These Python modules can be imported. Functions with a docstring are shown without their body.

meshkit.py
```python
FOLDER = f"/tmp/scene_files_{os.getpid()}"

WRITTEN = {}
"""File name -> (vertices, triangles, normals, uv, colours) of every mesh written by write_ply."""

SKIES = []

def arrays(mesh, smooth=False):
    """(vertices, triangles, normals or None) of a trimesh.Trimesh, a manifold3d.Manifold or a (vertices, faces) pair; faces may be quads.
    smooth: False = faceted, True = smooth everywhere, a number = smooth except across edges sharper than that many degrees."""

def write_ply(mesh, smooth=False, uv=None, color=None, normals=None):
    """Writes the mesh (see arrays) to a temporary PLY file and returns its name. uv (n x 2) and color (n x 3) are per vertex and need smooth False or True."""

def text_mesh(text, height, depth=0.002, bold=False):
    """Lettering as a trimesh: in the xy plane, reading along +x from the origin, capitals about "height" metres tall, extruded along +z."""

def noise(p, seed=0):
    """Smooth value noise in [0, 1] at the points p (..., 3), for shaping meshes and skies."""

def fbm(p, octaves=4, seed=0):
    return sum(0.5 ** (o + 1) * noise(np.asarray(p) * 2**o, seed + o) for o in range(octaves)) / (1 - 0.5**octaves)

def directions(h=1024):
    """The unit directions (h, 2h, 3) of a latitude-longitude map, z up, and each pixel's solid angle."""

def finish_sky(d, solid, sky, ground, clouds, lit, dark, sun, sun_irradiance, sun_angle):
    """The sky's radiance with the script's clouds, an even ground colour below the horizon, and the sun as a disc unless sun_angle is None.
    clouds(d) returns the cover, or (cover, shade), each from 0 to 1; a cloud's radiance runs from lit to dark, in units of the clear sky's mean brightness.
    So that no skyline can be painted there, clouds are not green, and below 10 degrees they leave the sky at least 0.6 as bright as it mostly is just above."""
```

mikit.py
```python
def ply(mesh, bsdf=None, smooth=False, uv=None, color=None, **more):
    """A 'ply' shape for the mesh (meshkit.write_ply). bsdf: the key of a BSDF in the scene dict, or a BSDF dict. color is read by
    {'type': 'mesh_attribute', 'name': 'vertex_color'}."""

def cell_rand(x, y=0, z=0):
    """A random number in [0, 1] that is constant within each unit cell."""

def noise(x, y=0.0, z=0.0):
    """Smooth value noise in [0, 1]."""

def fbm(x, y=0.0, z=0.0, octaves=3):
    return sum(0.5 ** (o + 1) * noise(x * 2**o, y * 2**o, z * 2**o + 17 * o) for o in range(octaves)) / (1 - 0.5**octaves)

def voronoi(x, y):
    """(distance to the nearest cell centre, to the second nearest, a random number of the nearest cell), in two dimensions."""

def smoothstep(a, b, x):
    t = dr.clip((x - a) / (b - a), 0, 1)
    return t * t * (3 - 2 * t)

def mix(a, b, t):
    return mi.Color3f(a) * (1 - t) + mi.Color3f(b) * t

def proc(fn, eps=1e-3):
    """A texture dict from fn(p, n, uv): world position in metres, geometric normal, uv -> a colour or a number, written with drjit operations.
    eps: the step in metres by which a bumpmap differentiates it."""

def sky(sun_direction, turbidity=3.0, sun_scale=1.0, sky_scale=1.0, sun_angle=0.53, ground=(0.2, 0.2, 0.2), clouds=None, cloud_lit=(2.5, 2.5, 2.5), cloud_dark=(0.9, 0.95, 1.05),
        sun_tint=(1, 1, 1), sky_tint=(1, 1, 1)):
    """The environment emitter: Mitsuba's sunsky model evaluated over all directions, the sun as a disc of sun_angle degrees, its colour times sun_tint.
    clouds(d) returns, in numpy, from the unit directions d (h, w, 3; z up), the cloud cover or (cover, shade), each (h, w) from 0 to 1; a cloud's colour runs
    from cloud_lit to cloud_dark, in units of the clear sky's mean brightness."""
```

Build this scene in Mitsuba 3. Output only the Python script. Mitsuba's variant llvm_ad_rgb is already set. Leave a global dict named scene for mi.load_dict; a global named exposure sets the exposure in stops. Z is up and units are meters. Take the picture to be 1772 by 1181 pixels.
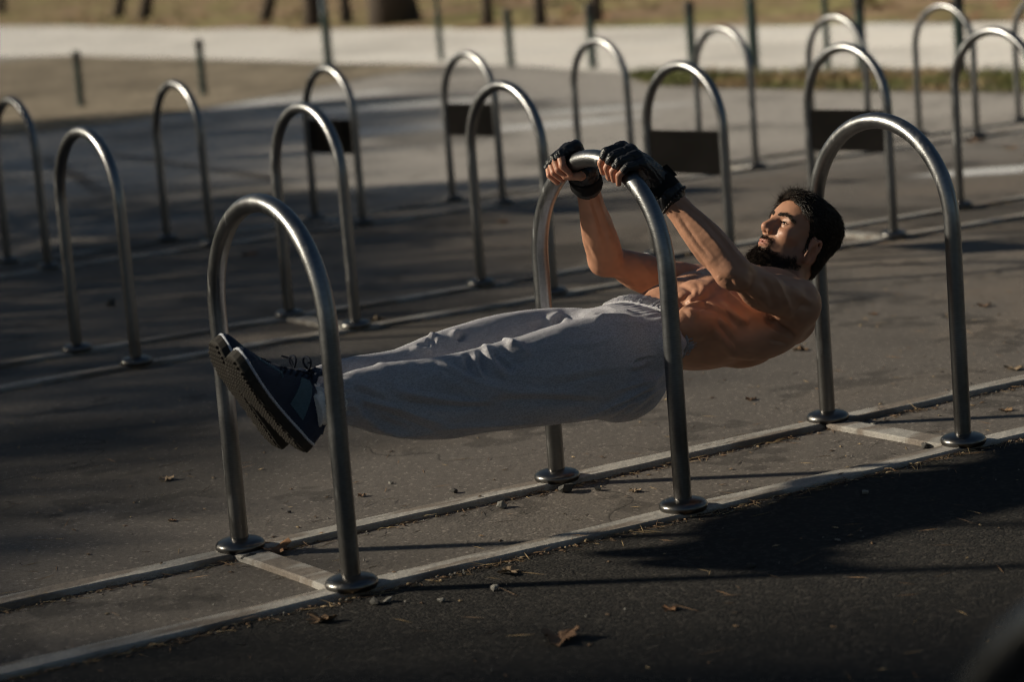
import math
import numpy as np, trimesh, drjit as dr, mitsuba as mi
import mikit, meshkit
from mikit import proc, noise, fbm, voronoi, smoothstep, mix, cell_rand
from meshkit import noise as nnoise, fbm as nfbm

T = mi.ScalarTransform4f
scene, labels = {}, {}
rng = np.random.default_rng(7)

# ------------------------------------------------------------------ camera, sky, exposure
CAM = np.array([-3.2952, -4.6968, 1.2969])
FWD = np.array([0.53513, 0.83073, -0.15335])
UPV = np.array([0.14927, 0.08569, 0.98508])
scene['camera'] = {'type': 'thinlens', 'fov': 23.859, 'fov_axis': 'x', 'aperture_radius': 0.0145, 'focus_distance': 5.80,
                   'near_clip': 0.05, 'far_clip': 900.0,
                   'to_world': T().look_at(origin=CAM.tolist(), target=(CAM + FWD).tolist(), up=UPV.tolist())}
SUN_AZ, SUN_EL = math.radians(138.0), math.radians(22.0)
SUN = np.array([math.cos(SUN_AZ) * math.cos(SUN_EL), math.sin(SUN_AZ) * math.cos(SUN_EL), math.sin(SUN_EL)])
scene['sky'] = mikit.sky(SUN.tolist(), turbidity=3, sun_scale=1.5, sky_scale=0.5, sun_angle=2.2, sun_tint=(0.80, 0.96, 1.26), sky_tint=(1.0, 0.90, 0.83), ground=(0.12, 0.11, 0.1))
exposure = 1.72

# ------------------------------------------------------------------ helpers
def rgb(*c):
    return {'type': 'rgb', 'value': [float(x) for x in c]}

def tw(d):
    return {'type': 'twosided', 'bsdf': d}

def mat(name, color, rough=0.6, spec=0.4, metal=0.0, bump=None, bscale=0.001, beps=0.002, **kw):
    d = {'type': 'principled', 'base_color': color if isinstance(color, dict) else rgb(*color), 'roughness': rough, 'metallic': metal, **kw}
    if metal == 0.0:
        d['specular'] = spec
    if bump is not None:
        d = {'type': 'bumpmap', 'arbitrary': proc(bump, beps), 'scale': bscale, 'bsdf': d}
    scene[name] = tw(d)
    return name

USED = {}
def number(name):
    """the next free key of that name"""
    n = USED.get(name, 0)
    USED[name] = n + 1
    return name if n == 0 else f'{name}_{n:03d}'

def add(name, mesh, bsdf, smooth=False, parent=None, label=None, category=None, group=None, kind=None, color=None, to_world=None):
    key = number((parent + '__' if parent else '') + name)
    more = {} if to_world is None else {'to_world': to_world}
    scene[key] = mesh if isinstance(mesh, dict) else mikit.ply(mesh, bsdf, smooth, color=color, **more)
    say(key, label, category, group, kind)
    return key

def say(key, label=None, category=None, group=None, kind=None):
    d = {k: v for k, v in (('label', label), ('category', category), ('group', group), ('kind', kind)) if v}
    if d:
        labels[key] = d

def thing(name, label, category, group=None):
    key = number(name)
    say(key, label, category, group)
    return key

def tri(v, f):
    return trimesh.Trimesh(np.asarray(v, float), np.asarray(f, int), process=False)

def join(ms):
    return trimesh.util.concatenate(ms)

def tube(path, rad, n=10, cap=True, closed=False):
    """tube of radius rad (number or one per point) along a path"""
    P = np.asarray(path, float)
    m = len(P)
    rad = np.broadcast_to(np.asarray(rad, float), (m,))
    if closed:
        t = np.roll(P, -1, 0) - np.roll(P, 1, 0)
    else:
        t = np.gradient(P, axis=0)
    t /= np.linalg.norm(t, axis=1, keepdims=True) + 1e-12
    a = np.cross(t[0], [0.31, 0.2, 0.93]); a /= np.linalg.norm(a)
    A = []
    for k in range(m):
        a = a - t[k] * (a @ t[k]); a /= np.linalg.norm(a) + 1e-12
        A.append(a)
    A = np.array(A); B = np.cross(t, A)
    th = np.arange(n) * 2 * np.pi / n
    v = (P[:, None] + rad[:, None, None] * (np.cos(th)[None, :, None] * A[:, None] + np.sin(th)[None, :, None] * B[:, None])).reshape(-1, 3)
    f = []
    for k in range(m if closed else m - 1):
        k2 = (k + 1) % m
        for j in range(n):
            j2 = (j + 1) % n
            f += [[k * n + j, k * n + j2, k2 * n + j2], [k * n + j, k2 * n + j2, k2 * n + j]]
    if cap and not closed:
        v = np.vstack([v, P[0], P[-1]])
        for j in range(n):
            j2 = (j + 1) % n
            f += [[m * n, j2, j], [m * n + 1, (m - 1) * n + j, (m - 1) * n + j2]]
    return tri(v, f)

def lathe(prof, n=32):
    """profile [(r, z)] from bottom axis to top axis"""
    prof = np.asarray(prof, float)
    th = np.arange(n) * 2 * np.pi / n
    v = np.stack([prof[:, 0, None] * np.cos(th), prof[:, 0, None] * np.sin(th), np.repeat(prof[:, 1:2], n, 1)], -1).reshape(-1, 3)
    f = []
    for k in range(len(prof) - 1):
        for j in range(n):
            j2 = (j + 1) % n
            f += [[k * n + j, k * n + j2, (k + 1) * n + j2], [k * n + j, (k + 1) * n + j2, (k + 1) * n + j]]
    return tri(v, f)

def box(x0, x1, y0, y1, z0, z1):
    m = trimesh.creation.box((x1 - x0, y1 - y0, z1 - z0))
    m.apply_translation(((x0 + x1) / 2, (y0 + y1) / 2, (z0 + z1) / 2))
    return m

def sheet(poly, z, name, bsdf, label, kind='structure'):
    """flat polygon at height z"""
    import shapely
    v, f = trimesh.creation.triangulate_polygon(shapely.Polygon(poly), engine='earcut')
    v = np.column_stack([v, np.full(len(v), z)])
    m = tri(v, f)
    if m.face_normals[:, 2].mean() < 0:
        m.invert()
    return add(name, m, bsdf, kind=kind, label=label)

# ------------------------------------------------------------------ materials of the setting
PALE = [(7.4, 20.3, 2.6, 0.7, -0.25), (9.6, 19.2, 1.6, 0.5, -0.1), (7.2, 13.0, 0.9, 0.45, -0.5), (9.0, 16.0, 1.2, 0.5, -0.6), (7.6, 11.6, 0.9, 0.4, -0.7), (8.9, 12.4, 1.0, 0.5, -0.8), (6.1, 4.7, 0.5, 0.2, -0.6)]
def c_asphalt(p, n, uv):
    big = fbm(p.x * 0.35 + 3, p.y * 0.35, 1.0, 4)
    mid = fbm(p.x * 1.1, p.y * 1.1, 6.0, 4)
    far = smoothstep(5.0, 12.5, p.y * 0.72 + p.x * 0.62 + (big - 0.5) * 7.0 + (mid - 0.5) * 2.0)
    left = fbm(p.x * 1.3, p.y * 1.9 + 7, 2.0, 4)
    grain = noise(p.x * 330, p.y * 330, 0.5)
    grain2 = noise(p.x * 120, p.y * 120, 3.5)
    d1, d2, w = voronoi(p.x * 75, p.y * 75)
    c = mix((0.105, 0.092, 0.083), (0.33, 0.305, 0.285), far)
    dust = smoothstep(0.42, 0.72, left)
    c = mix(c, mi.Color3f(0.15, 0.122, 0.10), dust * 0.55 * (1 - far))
    stain = smoothstep(0.54, 0.70, fbm(p.x * 0.9 + 11, p.y * 0.7, 9.0, 4))
    c = c * (1 - 0.45 * stain)
    spot = smoothstep(0.66, 0.74, noise(p.x * 4.3, p.y * 4.3, 8.0)) * smoothstep(0.4, 0.6, noise(p.x * 19, p.y * 19, 2.0))
    c = c * (1 - 0.35 * spot)
    rag = (fbm(p.x * 1.6, p.y * 1.6, 3.0, 4) - 0.5) * 1.5
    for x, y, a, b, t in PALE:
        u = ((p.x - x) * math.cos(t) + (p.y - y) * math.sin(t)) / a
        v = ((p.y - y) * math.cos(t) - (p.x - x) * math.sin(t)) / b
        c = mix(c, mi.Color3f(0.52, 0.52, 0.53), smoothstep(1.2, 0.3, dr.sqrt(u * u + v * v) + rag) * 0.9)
    # hairline cracks
    k1, k2, kw = voronoi(p.x * 0.55 + fbm(p.x * 2, p.y * 2, 1.0, 3) * 0.5, p.y * 0.55 + fbm(p.x * 2, p.y * 2, 5.0, 3) * 0.5)
    c = c * (1 - 0.55 * smoothstep(0.010, 0.002, k2 - k1) * smoothstep(0.4, 0.6, kw))
    chip = smoothstep(0.80, 0.95, w) * smoothstep(0.45, 0.2, d1)
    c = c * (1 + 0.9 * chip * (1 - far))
    return c * (0.45 + 0.7 * grain + 0.45 * grain2)

def h_asphalt(p, n, uv):
    return noise(p.x * 210, p.y * 210, 0.3) + 0.7 * noise(p.x * 90, p.y * 90, 1.3) + 0.6 * noise(p.x * 25, p.y * 25, 2.0)

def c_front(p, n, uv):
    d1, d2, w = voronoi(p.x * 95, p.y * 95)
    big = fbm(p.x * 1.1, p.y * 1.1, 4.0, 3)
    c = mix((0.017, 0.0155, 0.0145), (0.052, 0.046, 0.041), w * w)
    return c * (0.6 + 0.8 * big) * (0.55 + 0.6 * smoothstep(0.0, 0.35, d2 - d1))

def h_front(p, n, uv):
    d1, d2, w = voronoi(p.x * 95, p.y * 95)
    return smoothstep(0.0, 0.4, d2 - d1) * (0.5 + w) + 0.4 * noise(p.x * 300, p.y * 300, 1.0)

def c_strip(p, n, uv):
    a = fbm(p.x * 9, p.y * 9, p.z * 9, 4)
    g = noise(p.x * 260, p.y * 260, p.z * 260)
    dirt = smoothstep(0.44, 0.66, fbm(p.x * 5 + 9, p.y * 22, 2.0, 4))
    c = mix((0.235, 0.222, 0.206), (0.39, 0.37, 0.348), a)
    c = mix(c, mi.Color3f(0.13, 0.1, 0.08), dirt * 0.75)
    return c * (0.75 + 0.4 * g)

def c_path(p, n, uv):
    a = fbm(p.x * 0.3, p.y * 0.3, 1.0, 4)
    b = smoothstep(0.5, 0.65, fbm(p.x * 0.9, p.y * 0.35, 7.0, 4))
    return mix((0.60, 0.56, 0.52), (0.78, 0.74, 0.70), a) * (1 - 0.22 * b)

def c_grass(p, n, uv):
    a = fbm(p.x * 0.8, p.y * 0.8, 2.0, 4)
    b = noise(p.x * 5, p.y * 5, 1.0)
    l = smoothstep(0.40, 0.60, fbm(p.x * 0.9 + 5, p.y * 0.5, 4.0, 4))
    c = mix((0.17, 0.155, 0.06), (0.27, 0.235, 0.12), a)
    c = mix(c, mix((0.17, 0.105, 0.065), (0.33, 0.235, 0.165), noise(p.x * 3.1, p.y * 3.1, 6.0)), l * 0.9)
    return c * (0.55 + 0.8 * b)

def c_verge(p, n, uv):
    a = fbm(p.x * 1.4, p.y * 1.4, 2.0, 4)
    b = noise(p.x * 11, p.y * 11, 1.0)
    c = mix((0.15, 0.125, 0.095), (0.27, 0.225, 0.17), smoothstep(0.3, 0.7, a))
    return c * (0.65 + 0.7 * b)

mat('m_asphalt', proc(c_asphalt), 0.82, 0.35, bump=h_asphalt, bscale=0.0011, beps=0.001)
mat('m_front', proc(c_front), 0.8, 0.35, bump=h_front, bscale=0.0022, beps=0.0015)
mat('m_strip', proc(c_strip), 0.8, 0.3, bump=lambda p, n, uv: fbm(p.x * 60, p.y * 60, p.z * 60, 3), bscale=0.0025, beps=0.001)
mat('m_path', proc(c_path), 0.9, 0.2)
mat('m_grass', proc(c_grass), 0.95, 0.1)
mat('m_verge', proc(c_verge), 0.95, 0.1)

# ------------------------------------------------------------------ the setting: ground, path, verges, hill
gx = np.array([-60, 400.0])
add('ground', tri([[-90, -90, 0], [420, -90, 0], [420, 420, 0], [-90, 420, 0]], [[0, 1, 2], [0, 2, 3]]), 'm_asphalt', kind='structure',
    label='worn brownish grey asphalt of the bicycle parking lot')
# coarse dark tarmac in front of the near row, its edge a little ragged along the stone strip
xs = np.linspace(-5.0, 4.0, 140)
edge = [(x, -0.305 + 0.006 * math.sin(9 * x)) for x in xs]
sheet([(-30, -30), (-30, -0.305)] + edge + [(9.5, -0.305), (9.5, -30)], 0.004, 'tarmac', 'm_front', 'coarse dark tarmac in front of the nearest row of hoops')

PATH_NEAR = np.array([[11.6, -6], [12.1, 4], [12.3, 10.8], [12.5, 14], [12.5, 16.9], [13.9, 21.3], [15, 27.7], [17.2, 38], [19.6, 50], [20, 60], [6, 72], [-60, 74]])
PATH_FAR = np.array([[17.5, -6], [19.2, 6], [20.1, 18.5], [21.7, 24.8], [23.0, 32], [24.6, 38.5], [27.4, 49.5], [34, 74], [45.6, 111], [55, 145], [56, 165], [40, 180], [-70, 190]])
sheet(np.vstack([PATH_NEAR, PATH_FAR[::-1]]), 0.008, 'path', 'm_path', 'pale sunlit gravel path behind the racks')

def resample(P, n):
    s = np.r_[0, np.cumsum(np.linalg.norm(np.diff(P, axis=0), axis=1))]
    t = np.linspace(0, s[-1], n)
    return np.column_stack([np.interp(t, s, P[:, k]) for k in range(P.shape[1])])

# grass slope beyond the path
def slope():
    base = resample(PATH_FAR, 160)
    d = np.array([0, 0.6, 1.5, 3, 5, 8, 12, 17, 24, 33, 45, 60, 90, 140.0])
    t = np.gradient(base, axis=0); k = np.ones(25) / 25
    out = np.column_stack([t[:, 1], -t[:, 0]])
    out = np.column_stack([np.convolve(np.pad(out[:, c], 12, mode='edge'), k, 'valid') for c in (0, 1)])
    out /= np.linalg.norm(out, axis=1, keepdims=True)
    v = []
    for dd in d:
        xy = base + out * dd
        w = (nfbm(np.column_stack([xy * 0.5, np.zeros(len(xy))]), 3, 5) - 0.5)
        z = 0.012 + 0.055 * dd + 0.0006 * dd ** 2 * 0.6 + np.minimum(dd * 0.25, 0.35) * w
        j = (nnoise(np.column_stack([xy * 0.7, np.ones(len(xy))]), 3) - 0.5) * (1.6 if dd == 0 else 0)
        v.append(np.column_stack([xy + j[:, None] * out, z]))
    n = len(base); m = len(d)
    v = np.vstack(v)
    f = []
    for k in range(m - 1):
        a = k * n + np.arange(n - 1)
        f.append(np.column_stack([a, a + n, a + n + 1])); f.append(np.column_stack([a, a + n + 1, a + 1]))
    me = tri(v, np.vstack(f))
    if me.face_normals[:, 2].mean() < 0:
        me.invert()
    return me
SLOPE = slope()
add('grass_slope', SLOPE, 'm_grass', True, kind='structure', label='dry yellow green grass slope with fallen leaves beyond the path')

V1 = np.array([[9.9, 2], [10.3, 9], [10.5, 11.5], [11.0, 14.6], [12.2, 16.7]])
V1f = np.array([[12.0, 2], [12.25, 10.8], [12.45, 14], [12.48, 16.9]])
sheet(np.vstack([V1, V1f[::-1]]), 0.012, 'verge', 'm_verge', 'narrow strip of leafy grass along the near edge of the path')
V2 = np.array([[14.2, 23.4], [12.8, 22.9], [11, 21.4], [9, 19.8], [7.2, 18.6], [4.5, 18.0], [1, 18.5], [-6, 24], [-2, 48], [19.5, 49], [17.0, 37.6], [14.85, 27.6]])
sheet(V2, 0.012, 'leafy_ground', 'm_verge', 'brown bare ground with leaf litter left of the lamp post')

def c_line(p, n, uv):
    w = fbm(p.x * 6, p.y * 6, 1.0, 4)
    return mix((0.10, 0.085, 0.075), (0.22, 0.2, 0.185), smoothstep(0.40, 0.60, w))
mat('m_line', proc(c_line), 0.85, 0.2)
for (x0, y0), (x1, y1), lab in (((4.6, 14.6), (3.13, 9.97), 'faint worn parking line at the left, behind the leftmost hoops'), ((5.0, 14.4), (4.25, 9.75), 'faint worn parking line left of the plate hoop of the farthest row')):
    d = np.array([x1 - x0, y1 - y0]); d /= np.linalg.norm(d); nn = np.array([-d[1], d[0]]) * 0.06
    sheet([(x0 + nn[0], y0 + nn[1]), (x0 - nn[0], y0 - nn[1]), (x1 - nn[0], y1 - nn[1]), (x1 + nn[0], y1 + nn[1])], 0.004, 'parking_line', 'm_line', lab)

def slope_litter(n, seed):
    g = np.random.default_rng(seed)
    fa = SLOPE.faces[g.choice(len(SLOPE.faces), n, p=SLOPE.area_faces ** 0.5 / (SLOPE.area_faces ** 0.5).sum())]
    w = g.dirichlet([1, 1, 1], n)
    c = (SLOPE.vertices[fa] * w[..., None]).sum(1)
    keep = nnoise(c * np.array([0.25, 0.25, 0]), 6) > 0.42
    c = c[keep]; m = len(c)
    a = g.uniform(0, 6.28, m); r = g.uniform(0.06, 0.22, m)[:, None]
    e1 = np.column_stack([np.cos(a), np.sin(a), g.normal(0.1, 0.3, m)]) * r; e2 = np.column_stack([-np.sin(a), np.cos(a), g.normal(0.1, 0.3, m)]) * r * 0.7
    c = c + np.array([0, 0, 0.06])
    v = np.stack([c - e1, c - e2, c + e1, c + e2], 1).reshape(-1, 3)
    i = np.arange(m) * 4
    col = np.array([(0.30, 0.19, 0.12), (0.20, 0.115, 0.07), (0.36, 0.27, 0.19), (0.13, 0.09, 0.06)])[g.integers(0, 4, m)]
    return tri(v, np.vstack([np.column_stack([i, i + 1, i + 2]), np.column_stack([i, i + 2, i + 3])])), np.repeat(col, 4, 0)
scene['m_litter'] = tw({'type': 'principled', 'base_color': {'type': 'mesh_attribute', 'name': 'vertex_color'}, 'roughness': 0.9, 'specular': 0.1})
m, c = slope_litter(14000, 91)
add('leaf_litter', m, 'm_litter', False, color=c, kind='stuff', label='brown leaf litter strewn over the grass slope beyond the path')

# ------------------------------------------------------------------ stone strips that the hoops stand on
ROWS = [('near', -3.6, -2.05, 0.89), ('first', 0.0, -0.891, 0.891), ('second', 3.368, 0.158, 0.8914), ('third', 6.647, 1.199, 0.887)]
LEG = 0.260          # half the distance between the legs
def strip_mesh(x0, x1, yc, w, seed):
    n = int((x1 - x0) / 0.05)
    x = np.linspace(x0, x1, n)
    prof = np.array([[-w / 2, -0.05], [-w / 2, 0.011], [-w / 2 + 0.004, 0.015], [w / 2 - 0.004, 0.015], [w / 2, 0.011], [w / 2, -0.05]])
    v = []
    for k, (py, pz) in enumerate(prof):
        e = (nnoise(np.column_stack([x * 9, np.full(n, k // 3 * 5.0), np.full(n, seed)]), 2) - 0.5) * 0.007
        e2 = (nnoise(np.column_stack([x * 2.2, np.full(n, k // 3 * 5.0 + 2), np.full(n, seed)]), 4) - 0.5) * 0.012
        hz = (nnoise(np.column_stack([x * 1.5, np.zeros(n), np.full(n, seed + .5)]), 5) - 0.5) * 0.006
        v.append(np.column_stack([x, yc + py + e + e2, hz * (pz > 0) + pz]))
    v = np.stack(v, 1).reshape(-1, 3)
    f = []
    m = len(prof)
    for k in range(m - 1):
        a = np.arange(n - 1) * m + k
        f += [np.column_stack([a, a + m, a + m + 1]), np.column_stack([a, a + m + 1, a + 1])]
    me = tri(v, np.vstack(f))
    if me.face_normals[:, 2].mean() < 0:
        me.invert()
    return me

def cross_mesh(x, y0, y1, w, seed):
    me = strip_mesh(y0, y1, 0, w, seed)
    v = me.vertices.copy()
    me.vertices = np.column_stack([x - v[:, 1], y0 + (v[:, 0] - y0), v[:, 2] - 0.001])
    return me

for k, (nm, y, x0, s) in enumerate(ROWS[1:]):
    a, b = (-7, 12) if k == 0 else (-6, 14)
    say_n = ('nearest', 'middle', 'farthest')[k]
    for side in (-1, 1):
        add('stone_strip', strip_mesh(a, b, y + side * 0.262, 0.068, k * 3 + side), 'm_strip', 30, kind='structure',
            label=f'weathered stone edging strip along the {"front" if side < 0 else "back"} legs of the {say_n} row of hoops')
    for i in ((0, 2) if k == 0 else (1, 4) if k == 1 else (2, 5)):
        add('cross_strip', cross_mesh(x0 + s * i, y - 0.224, y + 0.224, 0.075, i + 9 * k), 'm_strip', 30, kind='structure',
            label=f'short stone strip joining both edging strips under hoop {i + 1} of the {say_n} row')

# ------------------------------------------------------------------ the hoops
def c_steel(p, n, uv):
    a = fbm(p.x * 14, p.y * 14, p.z * 5, 4)
    s = noise(p.x * 160, p.y * 160, p.z * 420)
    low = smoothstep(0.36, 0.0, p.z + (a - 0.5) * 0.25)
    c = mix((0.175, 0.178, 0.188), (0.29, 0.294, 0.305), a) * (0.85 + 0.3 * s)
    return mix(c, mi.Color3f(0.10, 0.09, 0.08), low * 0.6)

def r_steel(p, n, uv):
    a = fbm(p.x * 22, p.y * 22, p.z * 11, 4)
    sc = smoothstep(0.62, 0.7, fbm(p.x * 60, p.y * 60, p.z * 9, 3))
    return 0.22 + 0.22 * a + 0.12 * sc

def c_panel(p, n, uv):
    a = fbm(p.x * 6, p.y * 6, p.z * 6, 4)
    return mix((0.005, 0.005, 0.005), (0.011, 0.010, 0.010), a)

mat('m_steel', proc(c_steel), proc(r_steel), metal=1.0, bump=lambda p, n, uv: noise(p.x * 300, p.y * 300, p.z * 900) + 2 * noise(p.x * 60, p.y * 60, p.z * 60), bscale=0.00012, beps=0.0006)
scene['m_panel'] = tw({'type': 'diffuse', 'reflectance': proc(c_panel)})

R_T = 0.021
ths = np.linspace(0, np.pi, 33)
path = [[0, LEG, z] for z in np.linspace(0.004, 0.55, 8)] + [[0, LEG * math.cos(t), 0.569 + LEG * math.sin(t)] for t in ths] + [[0, -LEG, z] for z in np.linspace(0.55, 0.004, 8)]
HOOP = mikit.ply(tube(path, R_T, 28, cap=False), 'm_steel', True)
fl = [(0.0215, 0.0325), (0.027, 0.0318), (0.036, 0.030), (0.045, 0.0275), (0.051, 0.0245), (0.0555, 0.0205), (0.0575, 0.016), (0.0575, 0.012), (0.0555, 0.007), (0.053, 0.003)]
FLANGE = mikit.ply(lathe(fl[::-1], 40), 'm_steel', 40)
def panel_mesh():
    m = box(-0.004, 0.004, -0.2375, 0.2375, 0.378, 0.557)
    rods = [tube([[0, s * 0.2375, z], [0, s * 0.243, z]], 0.008, 8) for s in (-1, 1) for z in (0.40, 0.53)]
    return join([m] + rods)
PANEL = mikit.ply(panel_mesh(), 'm_panel')

def at(d, x, y, z=0.0, rz=0.0, tilt=0.0):
    return {**d, 'to_world': T().translate([x, y, z]).rotate([0, 0, 1], rz).rotate([1, 0, 0], tilt)}

WHERE = {('near', 0): 'blurred steel bike hoop at the bottom right corner, nearest to the camera',
         ('first', 0): 'steel bike hoop in the nearest row standing round the shoes of the man',
         ('first', 1): 'steel bike hoop that the man grips with both gloved hands',
         ('first', 2): 'steel bike hoop behind the head of the man in the nearest row',
         ('second', 0): 'dark steel bike hoop leftmost of the middle row',
         ('second', 1): 'steel bike hoop of the middle row just above the feet of the man',
         ('second', 2): 'steel bike hoop of the middle row left of the gloved hands',
         ('second', 3): 'steel bike hoop with black plate right behind the gloved hands',
         ('second', 4): 'steel bike hoop with black plate above the head of the man',
         ('second', 5): 'steel bike hoop rightmost of the middle row, cut by the right edge',
         ('third', 0): 'out of focus bike hoop leftmost of the farthest row',
         ('third', 1): 'out of focus bike hoop second from the left in the farthest row',
         ('third', 2): 'out of focus bike hoop with black plate left of the lamp post foot',
         ('third', 3): 'out of focus bike hoop with black plate, the right one of the farthest row',
         ('third', 4): 'out of focus bike hoop without plate just left above the gloved hands',
         ('third', 5): 'out of focus bike hoop behind the plate hoop right of the gloved hands',
         ('third', 6): 'out of focus bike hoop at the top, straight above the plate hoop by the head',
         ('third', 7): 'out of focus bike hoop at the top right touching the upper edge',
         ('third', 8): 'out of focus bike hoop at the right border of the farthest row'}
PLATES = {('second', 3), ('second', 4), ('third', 2), ('third', 3)}
r2 = np.random.default_rng(3)
for nm, y, x0, s in ROWS:
    for i in range(9):
        if (nm, i) not in WHERE:
            continue
        x = x0 + s * i
        t = thing('bike_hoop', WHERE[nm, i], 'bike rack', 'steel bike hoops of the parking lot')
        tilt = 0 if nm == 'first' else float(r2.uniform(-0.5, 0.5))
        add('hoop_tube', at(HOOP, x, y, 0, 0, tilt), None, parent=t)
        for sd in (1, -1):
            add('foot_collar', at(FLANGE, x, y + sd * LEG, 0.009, float(r2.uniform(0, 360))), None, parent=t)
        if (nm, i) in PLATES:
            add('plate', at(PANEL, x, y), None, parent=t, label='black plate fixed between the legs')

# ------------------------------------------------------------------ posts by the path
mat('m_green', proc(lambda p, n, uv: mix((0.010, 0.026, 0.024), (0.020, 0.045, 0.040), fbm(p.x * 8, p.y * 8, p.z * 5, 3))), 0.45, 0.4)
mat('m_black', (0.014, 0.014, 0.015), 0.5, 0.4)
mat('m_bluegrey', (0.09, 0.12, 0.145), 0.45, 0.4)
mat('m_lampglass', (0.6, 0.6, 0.55), 0.3, 0.5)
B_BODY = mikit.ply(lathe([(0.062, 0), (0.062, 0.03), (0.050, 0.045), (0.050, 0.60)], 20), 'm_green', 40)
B_HEAD = mikit.ply(lathe([(0.054, 0.60), (0.057, 0.61), (0.057, 0.70), (0.052, 0.725), (0.034, 0.742), (0.0, 0.748)], 20), 'm_black', 40)
for x, y, sc, lab in ((8.5, 22.8, 0.90, 'dark bollard at the far left, beyond the leftmost hoops'), (10.0, 22.5, 0.92, 'dark bollard second from the left, beyond the hoops'),
                      (13.9, 21.5, 0.99, 'green bollard left of the gloved hands, at the near edge of the path'), (13.35, 18.9, 1.02, 'green bollard behind the third row hoop, left of the gloved hands'),
                      (12.95, 16.45, 1.0, 'green bollard at the path just right above the gloved hands'), (12.25, 12.9, 1.0, 'green bollard half hidden by the plate hoop over the head'),
                      (11.9, 11.2, 0.98, 'green bollard hidden behind the hoop at the top right')):
    t = thing('bollard', lab, 'bollard', 'green bollards along the path')
    add('post', {**B_BODY, 'to_world': T().translate([x, y, 0.012]).scale(sc)}, None, parent=t)
    add('cap', {**B_HEAD, 'to_world': T().translate([x, y, 0.012]).scale(sc)}, None, parent=t)

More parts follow.
